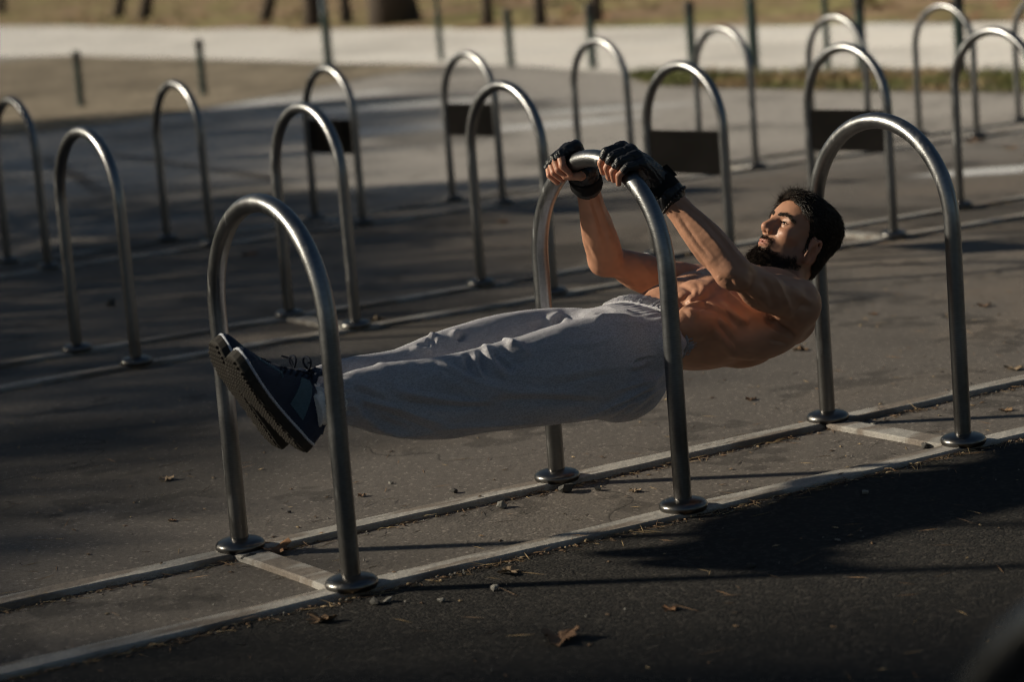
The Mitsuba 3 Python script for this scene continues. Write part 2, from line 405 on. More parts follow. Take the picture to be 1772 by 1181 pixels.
t = thing('lamp_post', 'tall blue grey lamp post with a thicker dark foot at the path', 'lamp post')
add('base', lathe([(0.085, 0.0), (0.085, 0.05), (0.07, 0.07), (0.068, 0.74), (0.06, 0.78), (0.045, 0.80)], 20).apply_translation((14.4, 27.2, 0.012)), 'm_green', 40, t)
add('pole', lathe([(0.056, 0.78), (0.050, 2.2), (0.045, 4.2)], 20).apply_translation((14.4, 27.2, 0.012)), 'm_bluegrey', True, t)
add('lantern', lathe([(0.05, 4.2), (0.12, 4.25), (0.17, 4.62), (0.19, 4.66), (0.06, 4.8), (0, 4.84)], 20).apply_translation((14.4, 27.2, 0.012)), 'm_black', 40, t)
for x, y, h, rr, lab in ((15.2, 25.3, 3.2, 0.045, 'thin dark pole standing right of the lamp post'), (12.8, 15.2, 3.0, 0.055, 'dark green pole with thicker lower half at the grass strip'),
                         (12.9, 14.15, 3.2, 0.034, 'thin blue green pole behind the plate hoop over the head')):
    t = thing('sign_pole', lab, 'pole')
    add('pole', lathe([(rr * 0.8, 0.7), (rr * 0.8, h), (0, h + 0.01)], 16).apply_translation((x, y, 0.012)), 'm_green', 40, t)
    add('sleeve', lathe([(rr * 1.25, 0), (rr, 0.03), (rr, 0.70), (rr * 0.8, 0.72)], 16).apply_translation((x, y, 0.012)), 'm_green', 40, t)
    add('sign', lathe([(0, -0.006), (0.28, -0.006), (0.28, 0.006), (0, 0.006)], 28).apply_transform(trimesh.transformations.rotation_matrix(math.pi / 2, (0, 1, 0))).apply_translation((x - rr - 0.01, y, h - 0.35)), 'm_bluegrey', 40, t)

# ------------------------------------------------------------------ trees
mat('m_bark', proc(lambda p, n, uv: mix((0.035, 0.028, 0.024), (0.10, 0.08, 0.066), fbm(p.x * 5, p.y * 5, p.z * 1.2, 4))), 0.9, 0.2)
mat('m_leafmass', proc(lambda p, n, uv: mix((0.03, 0.038, 0.015), (0.085, 0.08, 0.03), noise(p.x * 3, p.y * 3, p.z * 3))), 0.7, 0.3)

def limbs(seed, height, r0, levels=4, spread=0.75, first=0.3, flare=0.0):
    """bare branching skeleton: trunk mesh, limb meshes, and the twig ends"""
    g = np.random.default_rng(seed)
    out, tips = [], []
    def grow(p, d, length, r, lev):
        n = 7 if lev == 0 else 5
        pts, rad = [p], [r * (1 + flare) if lev == 0 else r]
        q = p.copy(); dd = d.copy()
        for k in range(1, n + 1):
            dd = dd + g.normal(0, 0.09 + 0.05 * lev, 3) + np.array([0, 0, 0.05 if lev else 0.0]); dd /= np.linalg.norm(dd)
            q = q + dd * length / n
            pts.append(q.copy())
            fl = flare * max(0, 1 - 3.0 * k / n) if lev == 0 else 0
            rad.append(max(0.004, r * (1 - 0.55 * k / n)) * (1 + fl))
        out.append((lev, tube(pts, rad, 12 if lev == 0 else 6 if lev < 3 else 4)))
        if lev >= levels:
            tips.append(q.copy()); return
        kids = int(g.integers(3, 5)) + (2 if lev == 0 else 0)
        for c in range(kids):
            k = int(g.integers(max(2, int(n * (first if lev == 0 else 0.35)) + 1), n + 1))
            a = g.uniform(0, 2 * np.pi) if lev else 2 * np.pi * c / kids + g.uniform(-.4, .4)
            side = np.cross(dd, [math.cos(a), math.sin(a), 0.2]); side /= np.linalg.norm(side)
            nd = dd * (1 - spread * g.uniform(0.5, 1)) + side * spread * g.uniform(0.6, 1.1) + np.array([0, 0, 0.12]); nd /= np.linalg.norm(nd)
            grow(pts[k].copy(), nd, length * g.uniform(0.5, 0.72), rad[k] * g.uniform(0.55, 0.75), lev + 1)
        if lev >= 2:
            tips.append(q.copy())
    grow(np.zeros(3), np.array([0, 0, 1.0]), height * 0.5, r0, 0)
    trunk = join([m for l, m in out if l == 0]); crown = join([m for l, m in out if l > 0])
    return trunk, crown, np.array(tips)

def leaves(points, per, sig, size, seed):
    g = np.random.default_rng(seed)
    c = np.repeat(points, per, 0) + g.normal(0, sig, (len(points) * per, 3))
    n = len(c)
    a = g.normal(size=(n, 3)); a /= np.linalg.norm(a, axis=1, keepdims=True)
    b = np.cross(a, g.normal(size=(n, 3))); b /= np.linalg.norm(b, axis=1, keepdims=True)
    s = size * g.uniform(0.6, 1.3, (n, 1))
    v = np.stack([c - a * s, c + b * s * 0.45, c + a * s, c - b * s * 0.45], 1).reshape(-1, 3)
    i = np.arange(n) * 4
    return tri(v, np.vstack([np.column_stack([i, i + 1, i + 2]), np.column_stack([i, i + 2, i + 3])]))

def plant(name, lab, cat, x, y, z, trunk, crown, lf=None, group=None, lean=None, scale=1.0):
    t = thing(name, lab, cat, group)
    w = T().translate([x, y, z])
    if lean:
        w = w @ T().rotate([lean[0], lean[1], 0], lean[2])
    w = w @ T().scale(scale)
    add('trunk', {**trunk, 'to_world': w}, None, parent=t)
    if crown is not None:
        add('limbs', {**crown, 'to_world': w}, None, parent=t)
    if lf is not None:
        add('leaves', {**lf, 'to_world': w}, None, parent=t, kind='stuff')
    return t

# bare trees on the grass slope: only the feet of their trunks are in view
tk, cr, _ = limbs(5, 15, 0.17, 4, 0.7, 0.45, 0.5)
BARE = mikit.ply(tk, 'm_bark', True), mikit.ply(cr, 'm_bark', True)
tk, cr, _ = limbs(8, 20, 0.46, 4, 0.75, 0.5, 0.5)
OLD = mikit.ply(tk, 'm_bark', True), mikit.ply(cr, 'm_bark', True)
plant('tree', 'thick old tree trunk with a flared foot at the top edge, on the grass slope', 'tree', 27.92, 47.96, 0.0, *OLD)
for x, y, z, sc, ln, lab in ((29.56, 55.13, 0.0, 1.2, None, 'dark tree trunk straight behind the lamp post'), (30.5, 54.98, 0.0, 0.75, None, 'slim tree trunk just right of the lamp post'),
                             (25.39, 39.78, 0.0, 0.55, None, 'slim tree trunk left of the green bollard on the path, on the grass slope'), (24.3, 36.16, 0.0, 0.6, None, 'slim tree trunk right of the green bollard on the path, on the grass slope'),
                             (24.05, 33.83, 0.0, 0.55, None, 'slim grey tree trunk at the top above the gloved hands'), (47.7, 108.5, 0.1, 1.3, 14, 'dark leaning tree trunk at the far left, the first of a close pair'),
                             (43.6, 96.6, 0.05, 1.3, 16, 'dark leaning tree trunk at the far left, the second of a close pair'), (33.1, 64.9, 0.05, 0.9, 20, 'dark leaning tree trunk left of the lamp post'),
                             (66.0, 170.0, 0.4, 1.5, 8, 'dark tree trunk in the top left corner')):
    plant('tree', lab, 'tree', x, y, z, *BARE, lean=None if ln is None else (0.55, 0.83, ln), scale=sc)

# added, unseen evergreens and hedges that shade the left and front of the lot
def leafy(seed, height, r0, zc, rx, rz, blobs, per, size):
    """evergreen tree: trunk, limbs and a dense uneven crown of leaf clumps"""
    g = np.random.default_rng(seed)
    tk, cr, _ = limbs(seed, height, r0, 2, 0.9, 0.25, 0.4)
    c = g.normal(size=(blobs, 3)); c /= np.linalg.norm(c, axis=1, keepdims=True)
    c = c * g.uniform(0.25, 1.0, (blobs, 1)) ** 0.5 * np.array([rx, rx, rz]) + np.array([0, 0, zc])
    return mikit.ply(tk, 'm_bark', True), mikit.ply(cr, 'm_bark', True), mikit.ply(leaves(c, per, rx * 0.17, size, seed), 'm_leafmass')
EV = leafy(21, 5.5, 0.12, 4.1, 2.0, 2.4, 70, 260, 0.085)
EV2 = leafy(22, 11.0, 0.25, 7.2, 4.6, 5.4, 90, 330, 0.22)
def hsun(a, s):
    return -0.743 * a + 0.669 * s, 0.669 * a + 0.743 * s
def shade_hedge(a, s0, s1, h, dens, seed):
    g = np.random.default_rng(seed)
    n = int((s1 - s0) * h * dens)
    s = g.uniform(s0, s1, n)
    top = h * (0.72 + 0.30 * nnoise(np.column_stack([s * 1.7, np.zeros(n), np.zeros(n)]), seed) + 0.22 * g.random(n) ** 2)
    z = top * g.uniform(0, 1, n) ** 0.85
    aa = a + g.normal(0, 0.22, n)
    x, y = hsun(aa, s)
    c = np.column_stack([x, y, z])
    return leaves(c, 8, 0.06, 0.05, seed + 1)
for a, s0, s1, h, lab in ((6.0, -1.5, 9.0, 2.08, 'added green leaf screen left of the racks, unseen, shading the ground at the left'), (10.5, 9.0, 20.0, 2.8, 'taller added leaf screen farther off at the left, unseen, shading the far left ground')):
    t = thing('shade_hedge', lab, 'shade_hedge')  # leaf screens added out of view for the shade they cast
    add('leaves', shade_hedge(a, s0, s1, h, 240, 4), 'm_leafmass', parent=t, kind='stuff')
for a, s_, sc, lab in [(9.5, -3.15, 1.0, 'added evergreen left of the lot, unseen, shading the foreground'), (11.5, -6.6, 1.15, 'second added evergreen left of the lot, unseen, farther from the racks, shading the foreground')]:
    plant('added_evergreen', lab, 'tree', *hsun(a, s_), 0.0, *EV, scale=sc)  # trees added out of view to darken the foreground
plant('added_evergreen', 'tall added evergreen far behind the camera, unseen, there for dark reflections in the steel', 'tree', 14, -22, 0.0, *EV2)  # added behind the camera so the steel reflects something dark

# ------------------------------------------------------------------ signed-distance modelling for the person
class Field:
    """distance field on a regular grid; shapes are joined smoothly and turned into one mesh (surface nets)"""
    def __init__(self, lo, hi, h):
        self.lo, self.h = np.array(lo, float), h
        self.n = np.ceil((np.array(hi) - self.lo) / h).astype(int) + 1
        self.D = np.full(self.n, 0.05, np.float32)
    def region(self, lo, hi):
        a = np.clip(np.floor((np.asarray(lo) - self.lo) / self.h).astype(int), 0, self.n)
        b = np.clip(np.ceil((np.asarray(hi) - self.lo) / self.h).astype(int) + 1, 0, self.n)
        sl = tuple(slice(i, j) for i, j in zip(a, b))
        g = [(self.lo[k] + self.h * np.arange(a[k], b[k])).astype(np.float32) for k in range(3)]
        return sl, (g[0][:, None, None], g[1][None, :, None], g[2][None, None, :])
    def put(self, lo, hi, fn, k=0.01, op='+'):
        m = max(k, 0.004) + 0.012
        sl, (x, y, z) = self.region(np.asarray(lo) - m, np.asarray(hi) + m)
        A = self.D[sl]
        if A.size == 0:
            return
        d = fn(x, y, z).astype(np.float32)
        if op == '+':
            hh = np.maximum(k - np.abs(A - d), 0) / k
            self.D[sl] = np.minimum(A, d) - hh * hh * (k * 0.25)
        elif op == '-':
            hh = np.maximum(k - np.abs(A + d), 0) / k
            self.D[sl] = np.maximum(A, -d) + hh * hh * (k * 0.25)
        else:
            self.D[sl] = np.maximum(A, d)
    def cone(self, a, b, ra, rb, k=0.01, op='+'):
        a, b = np.asarray(a, float), np.asarray(b, float)
        e = b - a; L = e @ e + 1e-12; r = max(ra, rb)
        def fn(x, y, z):
            t = np.clip(((x - a[0]) * e[0] + (y - a[1]) * e[1] + (z - a[2]) * e[2]) / L, 0, 1)
            return np.sqrt((x - a[0] - t * e[0]) ** 2 + (y - a[1] - t * e[1]) ** 2 + (z - a[2] - t * e[2]) ** 2) - (ra + (rb - ra) * t)
        self.put(np.minimum(a, b) - r, np.maximum(a, b) + r, fn, k, op)
    def chain(self, pts, rad, k=0.01):
        for i in range(len(pts) - 1):
            self.cone(pts[i], pts[i + 1], rad[i], rad[i + 1], k)
    def ell(self, c, r, R=None, k=0.01, op='+'):
        c, r = np.asarray(c, float), np.asarray(r, float)
        R = np.eye(3) if R is None else np.asarray(R, float)      # rows are the axes
        ext = np.sqrt(((R * r[:, None]) ** 2).sum(0))
        def fn(x, y, z):
            k0 = k1 = 0
            for j in range(3):
                q = ((x - c[0]) * R[j, 0] + (y - c[1]) * R[j, 1] + (z - c[2]) * R[j, 2]) / r[j]
                k0 = k0 + q * q; k1 = k1 + (q / r[j]) ** 2
            k0 = np.sqrt(k0)
            return k0 * (k0 - 1) / np.sqrt(k1 + 1e-9)
        self.put(c - ext, c + ext, fn, k, op)
    def muscle(self, a, b, r, r2=None, k=0.012, op='+', up=(0, 0, 1), over=0.0):
        """ellipsoid along a-b, r thick sideways and r2 along up"""
        a, b = np.asarray(a, float), np.asarray(b, float)
        e = b - a; L = np.linalg.norm(e); e = e / L
        u = np.asarray(up, float) - e * (np.asarray(up, float) @ e); u /= np.linalg.norm(u)
        self.ell((a + b) / 2, (L / 2 + over, r, r2 or r), np.array([e, np.cross(u, e), u]), k, op)
    def mesh(self, smooth=2):
        D = self.D; S = D < 0
        n = np.array(D.shape)
        c = np.zeros(n - 1, np.uint8)
        for i, j, k in np.ndindex(2, 2, 2):
            c += S[i:n[0] - 1 + i, j:n[1] - 1 + j, k:n[2] - 1 + k]
        act = np.argwhere((c > 0) & (c < 8))
        idx = np.full(n - 1, -1, np.int32); idx[tuple(act.T)] = np.arange(len(act))
        acc = np.zeros((len(act), 3)); cnt = np.zeros(len(act))
        cs = list(np.ndindex(2, 2, 2))
        val = {q: D[tuple((act + q).T)].astype(float) for q in cs}
        for q in cs:
            for ax in range(3):
                if q[ax]:
                    continue
                p = list(q); p[ax] = 1; p = tuple(p)
                va, vb = val[q], val[p]
                m = (va < 0) != (vb < 0)
                t = np.where(m, va / np.where(m, va - vb, 1), 0)
                pos = np.array(q, float)[None] + t[:, None] * (np.array(p) - np.array(q))
                acc[m] += pos[m]; cnt[m] += 1
        v = self.lo + self.h * (act + acc / cnt[:, None])
        F = []
        for ax in range(3):
            o1, o2 = [(1, 2), (2, 0), (0, 1)][ax]
            sl0 = [slice(1, -1)] * 3; sl1 = [slice(1, -1)] * 3
            sl0[ax] = slice(0, -1); sl1[ax] = slice(1, None)
            A, B = S[tuple(sl0)], S[tuple(sl1)]
            e = np.argwhere(A != B)
            if len(e) == 0:
                continue
            off = np.ones(3, int); off[ax] = 0
            flip = A[tuple(e.T)]
            e = e + off
            u1 = np.zeros(3, int); u1[o1] = 1
            u2 = np.zeros(3, int); u2[o2] = 1
            q = [idx[tuple((e - u1 - u2).T)], idx[tuple((e - u2).T)], idx[tuple(e.T)], idx[tuple((e - u1).T)]]
            q = np.stack(q, 1)
            q = np.where(flip[:, None], q, q[:, ::-1])
            F.append(q)
        q = np.vstack(F); q = q[(q >= 0).all(1)]
        f = np.vstack([q[:, [0, 1, 2]], q[:, [0, 2, 3]]])
        v = relax(v, f, smooth)
        return tri(v, f)

def relax(v, f, steps, lam=0.5, mu=-0.52):
    import scipy.sparse as sp
    if steps == 0:
        return v
    n = len(v)
    e = np.vstack([f[:, [0, 1]], f[:, [1, 2]], f[:, [2, 0]]])
    A = sp.coo_matrix((np.ones(len(e)), (e[:, 0], e[:, 1])), (n, n)).tocsr(); A = ((A + A.T) > 0).astype(float)
    deg = np.maximum(np.asarray(A.sum(1)).ravel(), 1)
    for _ in range(steps):
        for w in (lam, mu):
            v = v + w * (A @ v / deg[:, None] - v)
    return v

def biggest(m):
    """drop small loose pieces"""
    import scipy.sparse as sp
    from scipy.sparse.csgraph import connected_components
    f = m.faces
    g = sp.coo_matrix((np.ones(len(f) * 2), (np.r_[f[:, 0], f[:, 1]], np.r_[f[:, 1], f[:, 2]])), (len(m.vertices),) * 2)
    lab = connected_components(g, False)[1]
    keep = np.argmax(np.bincount(lab)) == lab
    new = np.cumsum(keep) - 1
    return tri(m.vertices[keep], new[f[keep[f[:, 0]]]])

def vnormals(v, f):
    n = np.zeros_like(v); c = np.cross(v[f[:, 1]] - v[f[:, 0]], v[f[:, 2]] - v[f[:, 0]])
    for k in range(3):
        np.add.at(n, f[:, k], c)
    return n / (np.linalg.norm(n, axis=1, keepdims=True) + 1e-20)

# ------------------------------------------------------------------ the man: skeleton
SH = {-1: np.array([0.428, -0.190, 0.428]), 1: np.array([0.440, 0.185, 0.435])}
EL = {-1: np.array([0.186, -0.262, 0.550]), 1: np.array([0.190, 0.255, 0.548])}
WR = {-1: np.array([0.094, -0.123, 0.758]), 1: np.array([0.050, 0.110, 0.764])}
HEAD, HSC = np.array([0.602, 0.0, 0.546]), 0.91
HF = np.array([-math.cos(0.62) * math.cos(0.1), math.sin(0.1) * math.cos(0.62), math.sin(0.62)])
HU = np.array([math.sin(0.62), 0.0, math.cos(0.62)]); HU -= HF * (HU @ HF); HU /= np.linalg.norm(HU)
HS = np.cross(HU, HF)            # the man's left, towards the camera
if HS[1] > 0:
    HS = -HS
HU, HS = math.cos(0.12) * HU + math.sin(0.12) * HS, math.cos(0.12) * HS - math.sin(0.12) * HU
HR = np.array([HF, HS, HU])
def hd(f, s, u):
    return HEAD + HSC * np.array([f, s, u]) @ HR

# fingers round the tube: angles of the four fingers on the arch, index first
GRIP = {-1: [106.5, 112.0, 117.2, 122.2], 1: [71.0, 66.2, 61.4, 57.0]}
def around(th, phi, r):
    t, p = math.radians(th), math.radians(phi)
    er = np.array([0, math.cos(t), math.sin(t)])
    return np.array([0, 0.26 * math.cos(t), 0.569 + 0.26 * math.sin(t)]) + r * (math.cos(p) * np.array([1.0, 0, 0]) + math.sin(p) * er)
def finger(side, k):
    th = GRIP[side][k]
    g = (0.0, 4.0, 1.0, -6.0)[k] - (16 if side < 0 else 3)
    sc = (1.0, 1.04, 1.0, 0.92)[k]
    j = [around(th, 72 + g, 0.046 * sc), around(th + (0.6 if side < 0 else -0.6), 141 + g, 0.0385 * sc), around(th, 188 + g, 0.0335), around(th, 236 + g, 0.0305)]
    r = [np.array([0.0118, 0.0100, 0.0090, 0.0074]), np.array([0.0122, 0.0102, 0.0092, 0.0076]), np.array([0.0115, 0.0097, 0.0087, 0.0072]), np.array([0.0104, 0.0086, 0.0078, 0.0064])][k]
    return j, r
def thumb(side):
    th = GRIP[side][0] + (-2.0 if side < 0 else 2.0)
    th2 = GRIP[side][1]
    j = [WR[side] * 0.72 + 0.28 * around(th, 0, 0.05), around(th, -28, 0.044), around(th, -82, 0.036), around(th2, -128, 0.0315)]
    return j, [0.016, 0.0135, 0.0108, 0.0085]

def hand(F, side, grow=0.0, glove=False):
    w = WR[side]
    for k in range(4):
        j, r = finger(side, k)
        base = w * 0.78 + 0.22 * j[0] + (finger(side, 1)[0][0] - j[0]) * -0.18
        F.cone(base, j[0] + np.array([0.006, 0, -0.006]), 0.0165 + grow, r[0] * 1.12 + grow, 0.014)
        if glove:
            F.cone(j[0], j[1], r[0] + grow, r[1] + grow * 0.75, 0.006)
            F.cone(j[1], j[1] + (j[2] - j[1]) * (0.45 if side < 0 else 0.12), r[1] + grow * 0.7, r[1] + grow * 0.55, 0.002)
        else:
            F.cone(j[0], j[1], r[0], r[1] * 0.97, 0.004)
            F.cone(j[1], j[2], r[1], r[2], 0.0022)
            F.cone(j[2], j[3], r[2], r[3], 0.0022)
    j, r = thumb(side)
    F.cone(w, j[0], 0.020 + grow, r[0] + grow, 0.012)
    F.cone(j[0], j[1], r[0] + grow, r[1] + grow, 0.010)
    if glove:
        F.cone(j[1], j[1] + (j[2] - j[1]) * 0.5, r[1] + grow, r[1] + grow, 0.004)
    else:
        F.cone(j[1], j[2], r[1], r[2], 0.004); F.cone(j[2], j[3], r[2], r[3], 0.003)
    palm = (w + finger(side, 1)[0][0]) / 2
    F.ell(palm, (0.05, 0.036, 0.019), None, 0.015) if False else F.cone(w, palm, 0.027 + grow, 0.026 + grow, 0.02)

def arm(F, side):
    s, e, w = SH[side], EL[side], WR[side]
    u = (e - s) / np.linalg.norm(e - s); fo = (w - e) / np.linalg.norm(w - e)
    bend = np.cross(u, fo); bend /= np.linalg.norm(bend)
    inn = np.cross(bend, u)                    # direction of flexion from the upper arm
    if inn @ fo < 0:
        inn = -inn
    inf = np.cross(bend, fo); inf = inf if inf @ (-u) > 0 else -inf
    L, M = np.linalg.norm(e - s), np.linalg.norm(w - e)
    F.cone(s, e, 0.046, 0.036, 0.02)
    F.muscle(s + u * 0.055 + inn * 0.022, s + u * L * 0.98 + inn * 0.012, 0.034, 0.036, 0.008, up=inn)       # biceps
    F.muscle(s + u * 0.03 - inn * 0.030, s + u * L * 0.88 - inn * 0.028, 0.038, 0.033, 0.008, up=inn)       # triceps, long head
    F.muscle(s + u * 0.08 - inn * 0.018 + bend * 0.024 * side, s + u * L * 0.82 - inn * 0.016 + bend * 0.020 * side, 0.026, 0.028, 0.006, up=inn)
    F.muscle(s + u * 0.08 - inn * 0.018 - bend * 0.024 * side, s + u * L * 0.82 - inn * 0.016 - bend * 0.020 * side, 0.026, 0.028, 0.006, up=inn)
    F.ell(e - inn * 0.016 - fo * 0.016, (0.020, 0.020, 0.020), None, 0.018)                                   # point of the elbow
    F.cone(e, w, 0.042, 0.0270, 0.02)
    F.muscle(e - fo * 0.050 + inf * 0.026 - bend * side * 0.018, e + fo * M * 0.66 + inf * 0.010 - bend * side * 0.006, 0.026, 0.032, 0.006, up=inf)   # brachioradialis
    F.muscle(e - fo * 0.010 + inf * 0.010 + bend * side * 0.024, e + fo * M * 0.74 + inf * 0.004 + bend * side * 0.007, 0.027, 0.032, 0.006, up=inf)    # flexors
    F.muscle(e + fo * 0.00 - inf * 0.026 - bend * side * 0.010, e + fo * M * 0.76 - inf * 0.011 - bend * side * 0.004, 0.021, 0.022, 0.005, up=inf)   # extensors
    F.muscle(e + fo * 0.00 - inf * 0.024 + bend * side * 0.016, e + fo * M * 0.72 - inf * 0.010 + bend * side * 0.008, 0.020, 0.021, 0.005, up=inf)
    F.muscle(e + fo * 0.02 - inf * 0.004 - bend * side * 0.032, e + fo * M * 0.80 - bend * side * 0.014, 0.017, 0.022, 0.005, up=inf)
    F.muscle(e + fo * M * 0.40 + inf * 0.016, w + inf * 0.012 - fo * 0.01, 0.008, 0.009, 0.006, up=inf)                     # tendons at the wrist
    F.muscle(e + fo * M * 0.45 + inf * 0.010 + bend * side * 0.014, w + inf * 0.006 + bend * side * 0.010, 0.010, 0.012, 0.006, up=inf)
    # deltoid: three heads
    out = np.array([0.0, side * 1.0, 0.0])
    F.ell(s + u * 0.010 + out * 0.012, (0.066, 0.056, 0.066), None, 0.02)
    F.muscle(s + np.array([-0.010, 0, 0.046]) - u * 0.02 + out * 0.004, s + u * 0.140 + inn * 0.020 + out * 0.012, 0.030, 0.028, 0.008, up=out)
    F.muscle(s + np.array([0.030, 0, 0.012]) + out * 0.026, s + u * 0.145 + out * 0.028, 0.034, 0.030, 0.006, up=out)
    F.muscle(s + np.array([0.034, 0, -0.040]) + out * 0.012, s + u * 0.130 - inn * 0.014 + out * 0.020, 0.032, 0.030, 0.006, up=out)

def torso(F):
    # trunk: stacked ellipsoids from the pelvis to the upper chest
    F.ell((-0.01, 0, 0.355), (0.13, 0.150, 0.095), None, 0.03)
    F.ell((0.120, 0, 0.385), (0.12, 0.138, 0.080), None, 0.04)
    F.ell((0.285, 0, 0.388), (0.175, 0.160, 0.112), None, 0.04)
    F.ell((0.400, 0, 0.408), (0.135, 0.168, 0.108), None, 0.04)
    F.ell((0.480, 0, 0.420), (0.075, 0.130, 0.075), None, 0.04)
    for s in (-1, 1):
        # pectorals, shoulder girdle, back
        F.muscle((0.375, s * 0.035, 0.488), (0.430, s * 0.170, 0.475), 0.070, 0.030, 0.016, up=(-0.3, 0, 1), over=0.012)
        F.muscle((0.520, s * 0.03, 0.445), (0.455, s * 0.165, 0.470), 0.030, 0.026, 0.03)
        F.muscle((0.56, s * 0.03, 0.425), (0.485, s * 0.15, 0.415), 0.045, 0.040, 0.03)
        F.muscle((0.270, s * 0.138, 0.352), (0.455, s * 0.165, 0.375), 0.046, 0.060, 0.022, over=0.02)      # latissimus
        F.muscle((0.440, s * 0.090, 0.332), (0.520, s * 0.150, 0.388), 0.052, 0.040, 0.02)                     # shoulder blade
        F.muscle((0.385, s * 0.172, 0.358), (0.480, s * 0.182, 0.400), 0.034, 0.036, 0.012)                    # teres
        F.muscle((0.33, s * 0.05, 0.292), (0.46, s * 0.06, 0.315), 0.045, 0.030, 0.03)
        # serratus fingers
        for i in range(5):
            x = 0.262 + 0.034 * i
            F.muscle((x - 0.046, s * (0.118 + 0.004 * i), 0.460 - 0.002 * i), (x + 0.034, s * (0.166 + 0.003 * i), 0.402 - 0.006 * i), 0.0125, 0.013, 0.009, up=(0, s, 0.6))
        for i in range(4):
            x = 0.215 + 0.036 * i
            F.muscle((x - 0.020, s * (0.146 + 0.004 * i), 0.418), (x + 0.050, s * (0.150 + 0.004 * i), 0.325), 0.010, 0.010, 0.012, up=(0, s, 0.0))
        # external oblique and the rim of the rib cage
        F.muscle((0.105, s * 0.116, 0.410), (0.212, s * 0.132, 0.418), 0.036, 0.042, 0.012, over=0.01)
        F.muscle((0.185, s * 0.094, 0.466), (0.300, s * 0.050, 0.502), 0.018, 0.013, 0.014)
        F.muscle((0.185, s * 0.094, 0.466), (0.205, s * 0.138, 0.400), 0.020, 0.014, 0.016)
        # rectus abdominis, four bellies on either side
        for x, z, lx in ((0.128, 0.458, 0.044), (0.190, 0.476, 0.029), (0.241, 0.491, 0.027), (0.290, 0.500, 0.026)):
            F.ell((x, s * 0.035, z), (lx * 1.12, 0.038, 0.0125), np.array([[0.96, 0, 0.26], [0, 1, 0], [-0.26, 0, 0.96]]), 0.007)
    # middle furrow, navel
    F.muscle((0.10, 0, 0.486), (0.34, 0, 0.536), 0.006, 0.012, 0.012, '-', over=0.02)
    F.ell((0.112, 0, 0.470), (0.009, 0.006, 0.012), None, 0.008, '-')
    # neck
    F.cone((0.470, 0, 0.425), hd(-0.030, 0, -0.020), 0.062, 0.054, 0.035)
    F.cone((0.500, 0, 0.440), hd(0.010, 0, -0.055), 0.050, 0.046, 0.02)
    for s in (-1, 1):
        F.cone(hd(-0.022, s * 0.058, -0.022), np.array([0.462, -s * 0.022 * -1, 0.478]) , 0.017, 0.012, 0.012)

